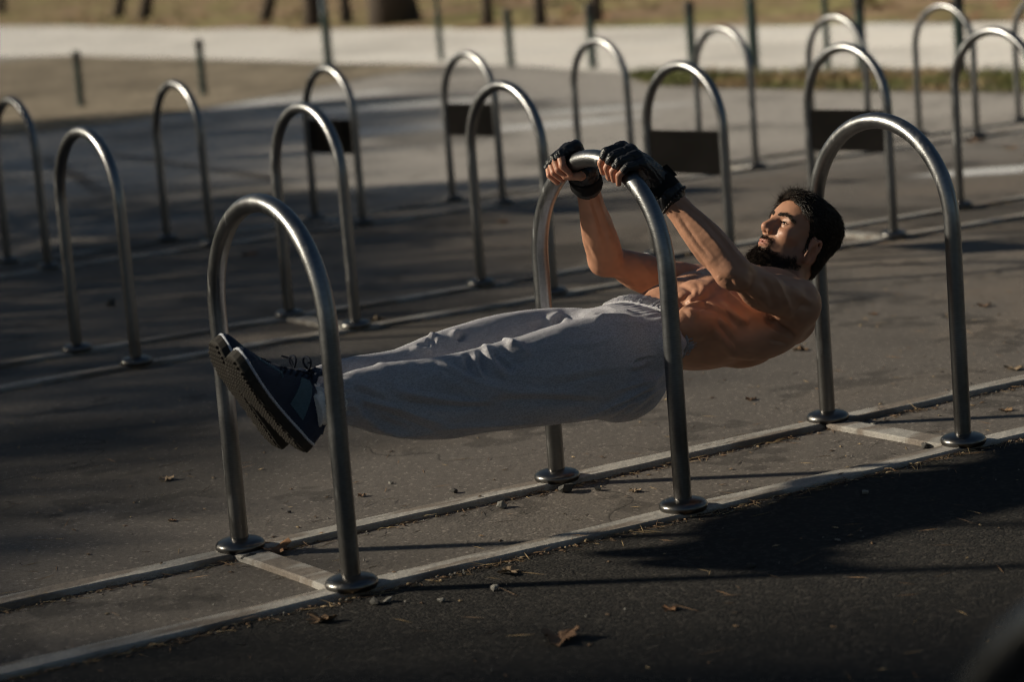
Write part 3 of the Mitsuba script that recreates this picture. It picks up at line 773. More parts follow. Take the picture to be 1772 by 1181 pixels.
def head(F):
    def E(f, s, u, rf, rs, ru, k=0.012, op='+', tilt=0.0):
        R = HR
        if tilt:
            c, n = math.cos(tilt), math.sin(tilt)
            R = np.array([c * HR[0] + n * HR[2], HR[1], -n * HR[0] + c * HR[2]])
        F.ell(hd(f, s, u), (rf * HSC, rs * HSC, ru * HSC), R, k, op)
    def C(a, b, ra, rb, k=0.01, op='+'):
        F.cone(hd(*a), hd(*b), ra * HSC, rb * HSC, k, op)
    E(-0.006, 0, 0.045, 0.098, 0.075, 0.086, 0.02)
    E(0.038, 0, 0.048, 0.055, 0.063, 0.062, 0.03)
    E(0.040, 0, -0.025, 0.052, 0.057, 0.068, 0.03)
    for s in (-1, 1):
        C((0.012, s * 0.053, -0.045), (0.070, s * 0.024, -0.080), 0.016, 0.017, 0.02)
        C((0.010, s * 0.056, -0.010), (0.014, s * 0.053, -0.050), 0.016, 0.014, 0.02)
        E(0.064, s * 0.045, -0.004, 0.022, 0.020, 0.016, 0.018)
        C((0.086, s * 0.010, 0.042), (0.074, s * 0.046, 0.043), 0.0105, 0.0095, 0.012)
        E(0.093, s * 0.032, 0.022, 0.014, 0.018, 0.0115, 0.010, '-')
        E(0.0755, s * 0.0315, 0.0225, 0.0142, 0.0150, 0.0138, 0.004)          # lids
        E(0.0905, s * 0.0320, 0.0218, 0.0070, 0.0120, 0.0019, 0.0016, '-')    # the slit between them
        C((0.086, s * 0.020, 0.0325), (0.078, s * 0.045, 0.0315), 0.0055, 0.0050, 0.006)  # fold above the lid
    C((0.088, 0, 0.040), (0.1145, 0, -0.002), 0.0085, 0.0095, 0.010)
    C((0.088, 0, 0.020), (0.1085, 0, -0.010), 0.014, 0.012, 0.010)
    E(0.1150, 0, -0.0075, 0.0112, 0.0115, 0.0100, 0.005)
    for s in (-1, 1):
        E(0.1040, s * 0.0130, -0.0130, 0.0100, 0.0075, 0.0085, 0.005)
        E(0.1085, s * 0.0068, -0.0215, 0.0050, 0.0036, 0.0040, 0.003, '-')
    E(0.072, 0, -0.046, 0.028, 0.033, 0.030, 0.014)
    C((0.0990, 0, -0.024), (0.1000, 0, -0.036), 0.0050, 0.0050, 0.008)
    E(0.0955, 0, -0.0415, 0.0110, 0.0230, 0.0058, 0.005, tilt=-0.3)
    E(0.0945, 0, -0.0525, 0.0110, 0.0200, 0.0064, 0.005, tilt=0.2)
    E(0.1040, 0, -0.0468, 0.0100, 0.0250, 0.0012, 0.003, '-')
    E(0.0790, 0, -0.0830, 0.0200, 0.0240, 0.0170, 0.014)
    # ears
    for s in (-1, 1):
        ec = (-0.010, s * 0.0790, 0.006)
        ax = np.array([HF * 0.92 + HU * -0.30 + HS * s * 0.25, HS * s * 0.95 - HF * 0.30, HU * 0.95 + HF * -0.12])
        ax = np.array([a / np.linalg.norm(a) for a in ax])
        if s < 0:
            pass
        c = hd(-0.006, s * 0.0790, -0.008)
        F.ell(c, (0.0185, 0.0075, 0.0320), ax, 0.008)
        F.ell(c + ax[1] * 0.0075 + ax[0] * 0.003 - ax[2] * 0.004, (0.0110, 0.0070, 0.0205), ax, 0.003, '-')
        a = np.linspace(-0.4, 3.6, 10)
        P = [c + ax[1] * 0.0035 + ax[0] * (0.0165 * math.cos(t)) * -1 + ax[2] * (0.0290 * math.sin(t) + 0.001) for t in a]
        for i in range(len(P) - 1):
            F.cone(P[i], P[i + 1], 0.0040, 0.0040, 0.003)
        F.ell(c + ax[0] * 0.013 - ax[2] * 0.004 + ax[1] * 0.001, (0.005, 0.005, 0.007), ax, 0.004)
        F.ell(c - ax[2] * 0.026 + ax[0] * 0.004, (0.009, 0.006, 0.010), ax, 0.005)

BODY = Field((-0.16, -0.37, 0.24), (0.80, 0.37, 0.91), 0.0025)
torso(BODY)
for s in (-1, 1):
    arm(BODY, s)
head(BODY)
for s in (-1, 1):
    hand(BODY, s)
body = biggest(BODY.mesh(2))
del BODY

def seg_dist(v, P):
    """distance of the points v to a polyline P and the parameter along it"""
    P = np.asarray(P, float)
    best = np.full(len(v), 9.0); par = np.zeros(len(v))
    for i in range(len(P) - 1):
        e = P[i + 1] - P[i]; t = np.clip((v - P[i]) @ e / (e @ e + 1e-12), 0, 1)
        d = np.linalg.norm(v - P[i] - t[:, None] * e, axis=1)
        m = d < best
        best[m] = d[m]; par[m] = (i + t[m]) / (len(P) - 1)
    return best, par

# SCULPT: muscle edges, tendons and skin folds as shallow ridges and furrows
SCULPT = [   # height (mm), width (mm), course over the skin
    (-2.75, 7, [[0.16, -0.08, 0.457], [0.174, -0.094, 0.46], [0.185, -0.107, 0.466], [0.197, -0.101, 0.472]]),
    (-1.925, 7, [[0.225, 0.004, 0.493], [0.215, -0.037, 0.493], [0.207, -0.069, 0.484], [0.192, -0.101, 0.473]]),
    (1.375, 12, [[0.174, -0.066, 0.476], [0.189, -0.072, 0.479], [0.189, -0.091, 0.475]]),
    (-2.475, 6, [[0.19, -0.105, 0.468], [0.215, -0.102, 0.464], [0.234, -0.102, 0.468], [0.248, -0.095, 0.477]]),
    (-1.925, 7, [[0.24, -0.049, 0.503], [0.229, -0.076, 0.493], [0.209, -0.096, 0.479], [0.197, -0.101, 0.472]]),
    (-1.925, 7, [[0.245, -0.076, 0.498], [0.25, -0.091, 0.482], [0.244, -0.105, 0.469]]),
    (5.2, 8, [[0.234, -0.11, 0.463], [0.198, -0.112, 0.46], [0.17, -0.109, 0.456], [0.129, -0.126, 0.45]]),
    (-3.25, 10, [[0.223, -0.13, 0.456], [0.194, -0.128, 0.453], [0.154, -0.139, 0.452]]),
    (3.9, 8, [[0.275, -0.078, 0.494], [0.294, -0.111, 0.471], [0.302, -0.151, 0.439], [0.33, -0.175, 0.409]]),
    (-3.9, 12, [[0.276, -0.108, 0.47], [0.28, -0.15, 0.442], [0.305, -0.17, 0.412]]),
    (3.25, 14, [[0.213, -0.122, 0.45], [0.224, -0.145, 0.422], [0.242, -0.159, 0.399]]),
    (-3.25, 10, [[0.244, -0.123, 0.457], [0.249, -0.153, 0.428], [0.27, -0.163, 0.401]]),
    (3.25, 12, [[0.265, -0.135, 0.455], [0.273, -0.162, 0.425], [0.299, -0.171, 0.398]]),
    (-7.8, 9, [[0.337, -0.178, 0.407], [0.36, -0.197, 0.394], [0.386, -0.211, 0.374], [0.412, -0.205, 0.355]]),
    (5.2, 12, [[0.337, -0.19, 0.384], [0.372, -0.2, 0.37], [0.409, -0.2, 0.349]]),
    (-3.9, 6, [[0.34, -0.194, 0.359], [0.364, -0.197, 0.351], [0.398, -0.194, 0.338]]),
    (-5.2, 16, [[0.193, -0.14, 0.377], [0.202, -0.127, 0.343], [0.211, -0.095, 0.311]]),
    (5.2, 18, [[0.135, -0.143, 0.444], [0.153, -0.145, 0.448], [0.165, -0.153, 0.44]]),
    (1.8, 18, [[0.213, -0.156, 0.391], [0.233, -0.156, 0.357], [0.255, -0.12, 0.316]]),
    (2.88, 9, [[0.288, -0.268, 0.532], [0.302, -0.282, 0.51], [0.325, -0.279, 0.47], [0.356, -0.258, 0.427], [0.375, -0.237, 0.399]]),
    (-4.32, 11, [[0.253, -0.285, 0.526], [0.272, -0.29, 0.499], [0.284, -0.284, 0.47], [0.303, -0.266, 0.441]]),
    (-2.88, 10, [[0.371, -0.244, 0.408], [0.388, -0.231, 0.383]]),
    (-2.52, 9, [[0.363, -0.258, 0.426], [0.394, -0.26, 0.44], [0.427, -0.26, 0.429]]),
    (-1.8, 10, [[0.313, -0.275, 0.514], [0.366, -0.257, 0.499], [0.404, -0.256, 0.478], [0.429, -0.257, 0.453]]),
    (2.16, 11, [[0.369, -0.268, 0.469], [0.403, -0.26, 0.451], [0.425, -0.26, 0.439]]),
    (-3.6, 9, [[0.141, -0.264, 0.548], [0.156, -0.29, 0.53], [0.208, -0.264, 0.497], [0.243, -0.265, 0.468], [0.282, -0.258, 0.444]]),
    (2.52, 9, [[0.318, -0.155, 0.437], [0.343, -0.172, 0.419], [0.354, -0.205, 0.408], [0.363, -0.232, 0.405]]),
    (2.16, 9, [[0.164, -0.301, 0.551], [0.188, -0.306, 0.527], [0.229, -0.286, 0.499]]),
    (1.08, 8, [[0.142, -0.262, 0.544], [0.145, -0.268, 0.533]]),
    (2.52, 6, [[0.091, -0.17, 0.726], [0.112, -0.2, 0.692], [0.132, -0.236, 0.654], [0.148, -0.264, 0.617], [0.167, -0.288, 0.584]]),
    (-3.24, 8, [[0.094, -0.179, 0.703], [0.105, -0.205, 0.661], [0.116, -0.231, 0.62], [0.133, -0.257, 0.582]]),
    (2.16, 9, [[0.106, -0.187, 0.642], [0.122, -0.207, 0.599], [0.142, -0.221, 0.56]]),
    (-2.52, 6, [[0.135, -0.201, 0.699], [0.153, -0.233, 0.661], [0.169, -0.26, 0.623], [0.178, -0.288, 0.587]]),
    (1.8, 7, [[0.161, -0.244, 0.647], [0.177, -0.264, 0.618], [0.189, -0.289, 0.586]]),
    (-2.52, 9, [[0.169, -0.279, 0.597], [0.182, -0.304, 0.565], [0.233, -0.287, 0.534]]),
    (-1.44, 4, [[0.104, -0.177, 0.729], [0.124, -0.201, 0.7], [0.141, -0.221, 0.676]]),
    (2.16, 7, [[0.08, 0.106, 0.721], [0.117, 0.14, 0.663], [0.143, 0.155, 0.625]]),
    (-2.16, 7, [[0.039, 0.086, 0.746], [0.08, 0.122, 0.692], [0.118, 0.154, 0.633], [0.146, 0.172, 0.594]]),
    (-1.8, 6, [[0.107, 0.125, 0.708], [0.165, 0.175, 0.65]]),
    (-3.6, 7, [[0.219, 0.215, 0.563], [0.182, 0.203, 0.541]]),
    (1.8, 10, [[0.042, 0.134, 0.725], [0.075, 0.179, 0.671], [0.105, 0.202, 0.608], [0.134, 0.21, 0.564]]),
    (1.44, 4, [[0.035, 0.082, 0.758], [0.056, 0.103, 0.724]]),
    (1.44, 4, [[0.061, 0.084, 0.748], [0.09, 0.112, 0.715]]),
    (2.16, 12, [[0.24, 0.215, 0.56], [0.256, 0.19, 0.53], [0.284, 0.183, 0.496]]),
    (-2.16, 9, [[0.22, 0.209, 0.518], [0.253, 0.208, 0.484], [0.273, 0.204, 0.467]]),
]
def sculpt(m):
    v = np.asarray(m.vertices); n = vnormals(v, np.asarray(m.faces))
    d = np.zeros(len(v))
    for amp, wid, P in SCULPT:
        P = np.asarray(P)
        near = np.flatnonzero(((v > P.min(0) - 0.04) & (v < P.max(0) + 0.04)).all(1))
        dist, t = seg_dist(v[near], P)
        d[near] += 0.001 * amp * SCALE * np.exp(-(dist / (0.001 * wid)) ** 2) * np.clip(np.sin(np.pi * np.clip(t, 0, 1)) * 1.2 + 0.1, 0, 1)
    q = (v - HEAD) @ HR.T / HSC
    calm = np.where((np.abs(q[:, 0]) < 0.14) & (q[:, 2] > -0.10), 0.35, 1.0)
    d += calm * (0.0016 * (nfbm(v * 28, 3, 41) - 0.5) + 0.0007 * (nnoise(v * 110, 43) - 0.5))
    m.vertices = v + n * d[:, None]
    return m
SCALE = 1.5
body = sculpt(body)
# END SCULPT

def skin_colors(v):
    """the skin's own colours: tan, lips, brows, stubble, nipples"""
    c = np.tile([0.40, 0.212, 0.138], (len(v), 1))
    m = nfbm(v * 40, 3, 3)[:, None]; m2 = nfbm(v * 9 + 4, 3, 8)[:, None]
    c = c * (0.86 + 0.28 * m) * np.array([1.0, 0.97 + 0, 0.95]) * (0.92 + 0.16 * m2)
    q = (v - HEAD) @ HR.T / HSC
    f, s, u = q.T
    hd_ = (np.abs(s) < 0.11) & (u > -0.12) & (f > -0.12) & (u < 0.14) & (f < 0.14)
    def blend(w, col):
        nonlocal c
        w = np.clip(w, 0, 1)[:, None] * hd_[:, None]
        c = c * (1 - w) + np.array(col) * w
    g = lambda x, a: np.exp(-(x / a) ** 2)
    blend(0.35 * g(f - 0.118, 0.018) * g(u + 0.006, 0.016) * g(s, 0.016), (0.42, 0.17, 0.12))
    blend(0.35 * g(np.abs(s) - 0.05, 0.018) * g(u + 0.004, 0.016) * (f > 0.04), (0.42, 0.18, 0.125))
    blend(0.45 * (np.abs(s) > 0.074) * (f < 0.02), (0.42, 0.16, 0.11))
    lip = (np.exp(-((u + 0.0470) / 0.0105) ** 4) * np.exp(-(s / 0.0215) ** 4) * (f > 0.088))
    blend(lip * 0.8, (0.30, 0.105, 0.085))
    # brows
    bd, _ = seg_dist(np.column_stack([np.abs(s), u]), [(0.012, 0.040), (0.03, 0.045), (0.044, 0.044), (0.054, 0.038)])
    blend(0.6 * np.exp(-(bd / 0.0052) ** 2) * (f > 0.045) * (0.75 + 0.5 * nnoise(v * 500, 2)), (0.022, 0.015, 0.011))
    # stubble on the jaw and lip
    jaw = smooth_np(-0.020, -0.045, u - 0.25 * np.maximum(0.02 - f, 0)) * smooth_np(0.0, 0.015, f + 0.01) * (1 - lip)
    side_ = smooth_np(0.030, 0.045, np.abs(s)) * smooth_np(0.0, -0.03, u) * smooth_np(-0.005, 0.01, f) * (f < 0.04)
    blend(np.maximum(jaw, side_) * 0.45, (0.10, 0.062, 0.045))
    blend(0.5 * g(u - 0.0225, 0.006) * g(np.abs(s) - 0.032, 0.013) * (f > 0.075), (0.16, 0.08, 0.06))
    for sd in (-1, 1):
        d = np.linalg.norm(v - np.array([0.385, sd * 0.115, 0.50]), axis=1)
        w = np.clip(smooth_np(0.022, 0.013, d), 0, 1)[:, None] * 0.8
        c = c * (1 - w) + np.array([0.20, 0.085, 0.06]) * w
    # redder hands and elbows
    for sd in (-1, 1):
        for k in range(4):
            j, _ = finger(sd, k)
            for p in j[1:]:
                w = np.exp(-(np.linalg.norm(v - p, axis=1) / 0.014) ** 2)[:, None] * 0.35
                c = c * (1 - w) + np.array([0.42, 0.17, 0.125]) * w
        w = np.exp(-(np.linalg.norm(v - EL[sd], axis=1) / 0.05) ** 2)[:, None] * 0.25
        c = c * (1 - w) + np.array([0.36, 0.16, 0.11]) * w
    return c

def smooth_np(a, b, x):
    t = np.clip((x - a) / (b - a), 0, 1)
    return t * t * (3 - 2 * t)

scene['m_skin'] = tw({'type': 'bumpmap', 'arbitrary': proc(lambda p, n, uv: noise(p.x * 420, p.y * 420, p.z * 420) + 0.8 * noise(p.x * 170, p.y * 170, p.z * 170), 0.0008), 'scale': 0.00010,
                      'bsdf': {'type': 'principled', 'base_color': {'type': 'mesh_attribute', 'name': 'vertex_color'}, 'roughness': 0.47, 'specular': 0.36}})
MAN = thing('person', 'shirtless bearded man in grey sweatpants holding himself level from a steel hoop', 'person')
add('body', body, 'm_skin', True, MAN, color=skin_colors(np.asarray(body.vertices)))

# ------------------------------------------------------------------ hair and beard: many fine tapering strands over a dark under-layer
def strands(roots, dirs, bends, length, width, g, segs=4):
    n = len(roots)
    L = np.asarray(length)[:, None]
    t = np.linspace(0, 1, segs + 1)
    P = np.stack([roots + L * (dirs * x + bends * x * x) for x in t], 1)
    ax = np.cross(dirs, g.normal(size=(n, 3))); ax /= np.linalg.norm(ax, axis=1, keepdims=True) + 1e-9
    bx = np.cross(dirs, ax)
    V = []
    for k in range(segs + 1):
        w = (width * (1 - t[k] ** 2 * 0.85))[:, None] if np.ndim(width) else width * (1 - t[k] ** 2 * 0.85)
        for a in (0, 2.094, 4.189):
            V.append(P[:, k] + w * (math.cos(a) * ax + math.sin(a) * bx))
    v = np.stack(V, 1).reshape(-1, 3)
    f = []
    b = np.arange(n) * (3 * (segs + 1))
    for k in range(segs):
        for j in range(3):
            a0, a1 = k * 3 + j, k * 3 + (j + 1) % 3
            f += [np.column_stack([b + a0, b + a1, b + a1 + 3]), np.column_stack([b + a0, b + a1 + 3, b + a0 + 3])]
    return tri(v, np.vstack(f))

def patch(mesh, mask, off, rough, seed):
    f = mesh.faces[mask[mesh.faces].all(1)]
    used = np.unique(f); new = np.full(len(mesh.vertices), -1); new[used] = np.arange(len(used))
    vn = vnormals(np.asarray(mesh.vertices), np.asarray(mesh.faces))
    v = mesh.vertices[used] + vn[used] * (off[used] * (0.8 + rough * (nfbm(mesh.vertices[used] * 160, 3, seed) - 0.4)))[:, None]
    return tri(v, new[f])

mat('m_hair', proc(lambda p, n, uv: mix((0.006, 0.0045, 0.004), (0.045, 0.030, 0.021), noise(p.x * 220, p.y * 220, p.z * 220) * noise(p.x * 40, p.y * 40, p.z * 40) * 1.6)), 0.42, 0.45)
mat('m_beard', proc(lambda p, n, uv: mix((0.010, 0.007, 0.005), (0.030, 0.019, 0.013), noise(p.x * 300, p.y * 300, p.z * 300))), 0.6, 0.2)
bv = np.asarray(body.vertices); bn = vnormals(bv, np.asarray(body.faces))
hq = (bv - HEAD) @ HR.T / HSC
hf, hs, hu = hq.T
inhead = (np.abs(hs) < 0.086) & (hu > -0.11) & (hf < 0.135) & (hf > -0.125) & (hu < 0.15)
line = np.interp(hf, [-0.12, -0.085, -0.045, -0.030, -0.022, 0.000, 0.006, 0.018, 0.026, 0.040, 0.060, 0.090], [-0.045, -0.060, -0.055, -0.035, 0.030, 0.028, -0.012, -0.012, 0.030, 0.058, 0.078, 0.088])
line = line + 0.010 * (nnoise(bv * 90, 6) - 0.5) + np.where(hf > 0.03, np.abs(hs) * -0.10, 0)
scalp = inhead & (hu > line) & ~((np.abs(hs) > 0.076) & (hf > -0.03) & (hf < 0.012) & (hu < 0.03))
g = np.random.default_rng(12)
off = 0.0040 + 0.007 * smooth_np(0.03, 0.10, hu) + 0.004 * smooth_np(0.0, -0.06, hf)
cap = patch(body, scalp, off * 0.6, 0.7, 5)
ids = np.flatnonzero(scalp)
pick = g.choice(ids, 17000)
top = smooth_np(0.035, 0.105, hu[pick]) ; front = smooth_np(0.02, 0.075, hf[pick]) * top
sgn = np.sign(hs[pick])[:, None]
comb = -HF[None] * (1.0 - 0.9 * front[:, None]) + HU[None] * (-0.7 * (1 - top[:, None])) + HS[None] * (0.9 * front - 0.1)[:, None] + HF[None] * 0.25 * front[:, None]
comb = comb + 0.5 * np.column_stack([nnoise(bv[pick] * 55, k) - 0.5 for k in (1, 2, 3)])
comb = comb - bn[pick] * (comb * bn[pick]).sum(1, keepdims=True); comb /= np.linalg.norm(comb, axis=1, keepdims=True) + 1e-9
d = bn[pick] * (0.22 + 0.35 * front[:, None]) + comb + g.normal(0, 0.13, (len(pick), 3)); d /= np.linalg.norm(d, axis=1, keepdims=True)
bend = comb * 0.2 - bn[pick] * 0.38 + g.normal(0, 0.12, (len(pick), 3))
ln = (0.012 + 0.016 * top + 0.010 * front) * g.uniform(0.6, 1.2, len(pick))
hairs = strands(bv[pick] + bn[pick] * (off[pick] * g.uniform(0.3, 1.0, len(pick)))[:, None], d, bend, ln, 0.00075 * g.uniform(0.7, 1.3, len(pick)), g)
# a few loose locks standing up over the forehead
fr = ids[(hf[ids] > 0.045) & (hu[ids] > 0.075)]
pk = g.choice(fr, 420)
d2 = HU * 0.8 + HF * 0.5 + HS * g.normal(0.2, 0.4, 420)[:, None] + g.normal(0, 0.25, (420, 3)); d2 /= np.linalg.norm(d2, axis=1, keepdims=True)
locks = strands(bv[pk], d2, HF * 0.55 + g.normal(0, 0.25, (420, 3)), 0.026 * g.uniform(0.3, 1.25, 420), 0.0006 * np.ones(420), g, 5)
add('hair', join([cap, hairs, locks]), 'm_hair', True, MAN, label='short dark hair, swept up and tousled over the forehead')

jawline = np.interp(hf, [-0.01, 0.005, 0.02, 0.04, 0.06, 0.075, 0.085, 0.11], [0.000, -0.012, -0.040, -0.054, -0.060, -0.062, -0.062, -0.064])
under = np.interp(hf, [-0.02, 0.02, 0.06, 0.1], [-0.060, -0.085, -0.105, -0.115])
rag = 0.014 * (nnoise(bv * 260, 3) - 0.5)
chinm = (hu < jawline + rag + 0.004) & (hu > under) & (hf > 0.000) & (np.abs(hs) < 0.075)
moust = (hf > 0.084) & (hu < -0.0265) & (hu > -0.0365) & (np.abs(hs) < 0.029) | (hf > 0.074) & (np.abs(hs) > 0.0240) & (np.abs(hs) < 0.031) & (hu < -0.03) & (hu > -0.066) | (hf > 0.09) & (np.abs(hs) < 0.008) & (hu < -0.060)
bm = inhead & (chinm | moust)
boff = (0.0004 + 0.0045 * smooth_np(0.035, 0.085, hf) * smooth_np(-0.058, -0.078, hu))
bcap = patch(body, inhead & chinm & (hu < jawline - 0.012) & (hf > 0.03), boff, 1.2, 9)
bid = np.flatnonzero(bm)
dens = np.where((chinm & ~moust)[bid], 0.18 + 0.82 * smooth_np(0.004, -0.016, (hu - jawline)[bid]), 0.45) * (0.35 + 0.65 * smooth_np(0.0, 0.045, hf[bid]))
pk = g.choice(bid, 6500, p=dens / dens.sum())
fwd = smooth_np(0.045, 0.09, hf[pk])
ismo = (hu[pk] > -0.056) & (hf[pk] > 0.07)
d3 = bn[pk] * 0.45 - HU * 0.75 - HF * 0.35 * (1 - fwd[:, None]) + HF * 0.15 * fwd[:, None] + g.normal(0, 0.26, (len(pk), 3)); d3 /= np.linalg.norm(d3, axis=1, keepdims=True)
ln = np.where(ismo, 0.0055, 0.0055 + 0.0125 * fwd) * g.uniform(0.5, 1.25, len(pk))
beard = strands(bv[pk], d3, -HU * 0.35 + g.normal(0, 0.2, (len(pk), 3)), ln, 0.00046 * np.ones(len(pk)), g, 3)
add('beard', join([bcap, beard]), 'm_beard', True, MAN, label='full dark beard and moustache')
li = np.flatnonzero(inhead & (np.abs(np.abs(hs) - 0.032) < 0.0125) & (hu > 0.0222) & (hu < 0.0252) & (hf > 0.080))
pk = g.choice(li, 260)
d5 = HF * 0.8 - HU * 0.25 + HS * (np.sign(hs[pk]) * 0.3)[:, None] + g.normal(0, 0.2, (260, 3)); d5 /= np.linalg.norm(d5, axis=1, keepdims=True)
add('eyelashes', strands(bv[pk], d5, HU * 0.3 * np.ones((260, 1)), 0.0048 * g.uniform(0.6, 1.1, 260), 0.00042 * np.ones(260), g, 2), 'm_beard', True, MAN, kind='stuff')
bd_, bt_ = seg_dist(np.column_stack([np.abs(hs), hu]), [(0.012, 0.039), (0.03, 0.045), (0.044, 0.044), (0.055, 0.037)])
bi = np.flatnonzero(inhead & (bd_ < 0.0045) & (hf > 0.04)); pk = g.choice(bi, 700)
sg = np.sign(hs[pk])[:, None]
d4 = HS * sg * 0.8 - HF * 0.25 + HU * (0.35 - 0.6 * bt_[pk])[:, None] + bn[pk] * 0.25 + g.normal(0, 0.2, (700, 3)); d4 /= np.linalg.norm(d4, axis=1, keepdims=True)
add('eyebrows', strands(bv[pk], d4, np.zeros((700, 3)), 0.0075 * g.uniform(0.6, 1.2, 700), 0.00045 * np.ones(700), g, 2), 'm_beard', True, MAN)

# eyes
mat('m_eye', proc(lambda p, n, uv: mi.Color3f(0.13, 0.10, 0.09)), 0.5, 0.3)
mat('m_iris', (0.018, 0.011, 0.008), 0.08, 0.6)
for sd in (1, -1):
    c = hd(0.0745, sd * 0.0318, 0.0225)
    m = trimesh.creation.icosphere(3, 0.0125 * HSC); m.apply_translation(c)
    k = add('eye', m, 'm_eye', True, MAN)
    gaze = HF * 0.97 + HU * -0.1 + np.array([-0.05, 0, 0.1]); gaze /= np.linalg.norm(gaze)
    ir = trimesh.creation.icosphere(2, 0.0062 * HSC); ir.apply_scale(1.0); ir.apply_translation(c + gaze * 0.0085 * HSC)
    add('iris', ir, 'm_iris', True, k)

# ------------------------------------------------------------------ gloves and bracelet
def c_leather(p, n, uv):
    a = fbm(p.x * 60, p.y * 60, p.z * 60, 3)
    return mix((0.006, 0.0065, 0.009), (0.018, 0.019, 0.024), a)
mat('m_leather', proc(c_leather), 0.42, 0.4, bump=lambda p, n, uv: fbm(p.x * 120, p.y * 120, p.z * 120, 3) * 2 + noise(p.x * 600, p.y * 600, p.z * 600), bscale=0.0008, beps=0.0008)
mat('m_knit', (0.008, 0.008, 0.009), 0.85, 0.2)
mat('m_beads', (0.016, 0.010, 0.008), 0.3, 0.5)
for sd, nm in ((-1, 'left'), (1, 'right')):
    e, w = EL[sd], WR[sd]
    fo = (e - w) / np.linalg.norm(e - w)
    mc = np.mean([finger(sd, k)[0][0] for k in range(4)], 0)
    cen = (w + mc) / 2
    F = Field(cen - 0.12, cen + 0.12, 0.0022)
    hand(F, sd, 0.0030, True)
    # padded knuckle panel and stitched seams on the back of the hand
    bk = np.array([0.55, 0, 0.83]); T0 = mc - w; T0 /= np.linalg.norm(T0)
    side = finger(sd, 3)[0][0] - finger(sd, 0)[0][0]; side /= np.linalg.norm(side)
    up = np.cross(T0, side); up = up if up[2] > 0 else -up
    F.muscle(mc - T0 * 0.014 - side * 0.030 + up * 0.012, mc - T0 * 0.014 + side * 0.030 + up * 0.012, 0.012, 0.007, 0.004, up=up)
    F.muscle(mc - T0 * 0.045 - side * 0.024 + up * 0.013, mc - T0 * 0.045 + side * 0.024 + up * 0.013, 0.014, 0.006, 0.004, up=up)
    cl = 0.0 if sd < 0 else -0.024         # the right cuff is shorter
    F.cone(w - fo * 0.018, w + fo * (0.030 + cl), 0.036, 0.038 + cl * 0.12, 0.012)
    F.cone(w + fo * (0.020 + cl), w + fo * (0.032 + cl), 0.0395 + cl * 0.12, 0.0420 + cl * 0.15, 0.003)
    gl = biggest(F.mesh(1))
    v = np.asarray(gl.vertices); vn = vnormals(v, np.asarray(gl.faces))
    q = np.column_stack([(v - w) @ T0 * 30, (v - w) @ side * 75, (v - w) @ up * 50])
    crease = np.abs(nnoise(q, 4) - 0.5) * 2
    crease2 = np.abs(nnoise(q[:, [1, 0, 2]] * 0.9 + 7, 8) - 0.5) * 2
    gl.vertices = v + vn * (0.0017 * (smooth_np(0.0, 0.28, crease) - 0.8) + 0.0011 * (smooth_np(0.0, 0.25, crease2) - 0.8))[:, None]
    G = add('glove', gl, 'm_leather', True, MAN)
    # wrist strap
    a1 = np.cross(fo, [0, 0, 1.0]); a1 /= np.linalg.norm(a1); a2 = np.cross(fo, a1)
    def ring(c, r, w_, th, n=40, tab=False):
        P = []
        A = np.linspace(0, 2 * np.pi, n, endpoint=False)
        rr = r * (1 + 0.02 * np.sin(5 * A + 1))
        prof = [(-w_ / 2, 0), (-w_ / 2 + 0.003, th), (w_ / 2 - 0.003, th), (w_ / 2, 0), (w_ / 2 - 0.003, -th * 0.7), (-w_ / 2 + 0.003, -th * 0.7)]
        V = np.stack([np.stack([c + fo * o + (rr[i] + h) * (math.cos(A[i]) * a1 + math.sin(A[i]) * a2) for (o, h) in prof]) for i in range(n)])
        m = len(prof); f = []
        for i in range(n):
            i2 = (i + 1) % n
            for j in range(m):
                j2 = (j + 1) % m
                f += [[i * m + j, i2 * m + j, i2 * m + j2], [i * m + j, i2 * m + j2, i * m + j2]]
        return tri(V.reshape(-1, 3), f)
    add('wrist_strap', ring(w + fo * (0.012 + cl * 0.7), 0.0405 + cl * 0.12, 0.034, 0.0022), 'm_knit', 30, G)
    if sd < 0:
        # loose end of the strap standing off
        up2 = np.array([0.25, -0.25, 0.93]); o = w + fo * 0.012 + up2 * 0.041
        fl_ = [o - fo * 0.016 + up2 * 0.000, o + fo * 0.016, o + fo * 0.022 + up2 * 0.010 + np.array([0.010, 0, 0]), o - fo * 0.010 + up2 * 0.012 + np.array([0.004, 0, 0])]
        th_ = np.cross(fl_[1] - fl_[0], fl_[3] - fl_[0]); th_ = th_ / np.linalg.norm(th_) * 0.0035
        vv = np.array(fl_ + [p_ + th_ for p_ in fl_])
        add('strap_end', tri(vv, [[0, 2, 1], [0, 3, 2], [4, 5, 6], [4, 6, 7], [0, 1, 5], [0, 5, 4], [1, 2, 6], [1, 6, 5], [2, 3, 7], [2, 7, 6], [3, 0, 4], [3, 4, 7]]), 'm_knit', False, G)
        bc = w + fo * 0.052 + np.array([0.003, -0.001, 0.004])
        tl = fo * 1.0 + np.array([0.25, -0.05, 0.0]); tl /= np.linalg.norm(tl)
        b1 = np.cross(tl, [0, 0, 1.0]); b1 /= np.linalg.norm(b1); b2 = np.cross(tl, b1)
        beads = []
        for A in np.linspace(0, 2 * np.pi, 26, endpoint=False):
            m = trimesh.creation.icosphere(1, 0.0042); m.apply_translation(bc + 0.0385 * (math.cos(A) * b1 + math.sin(A) * b2)); beads.append(m)
        add('bracelet', join(beads), 'm_beads', True, MAN, label='dark bead bracelet on the wrist')

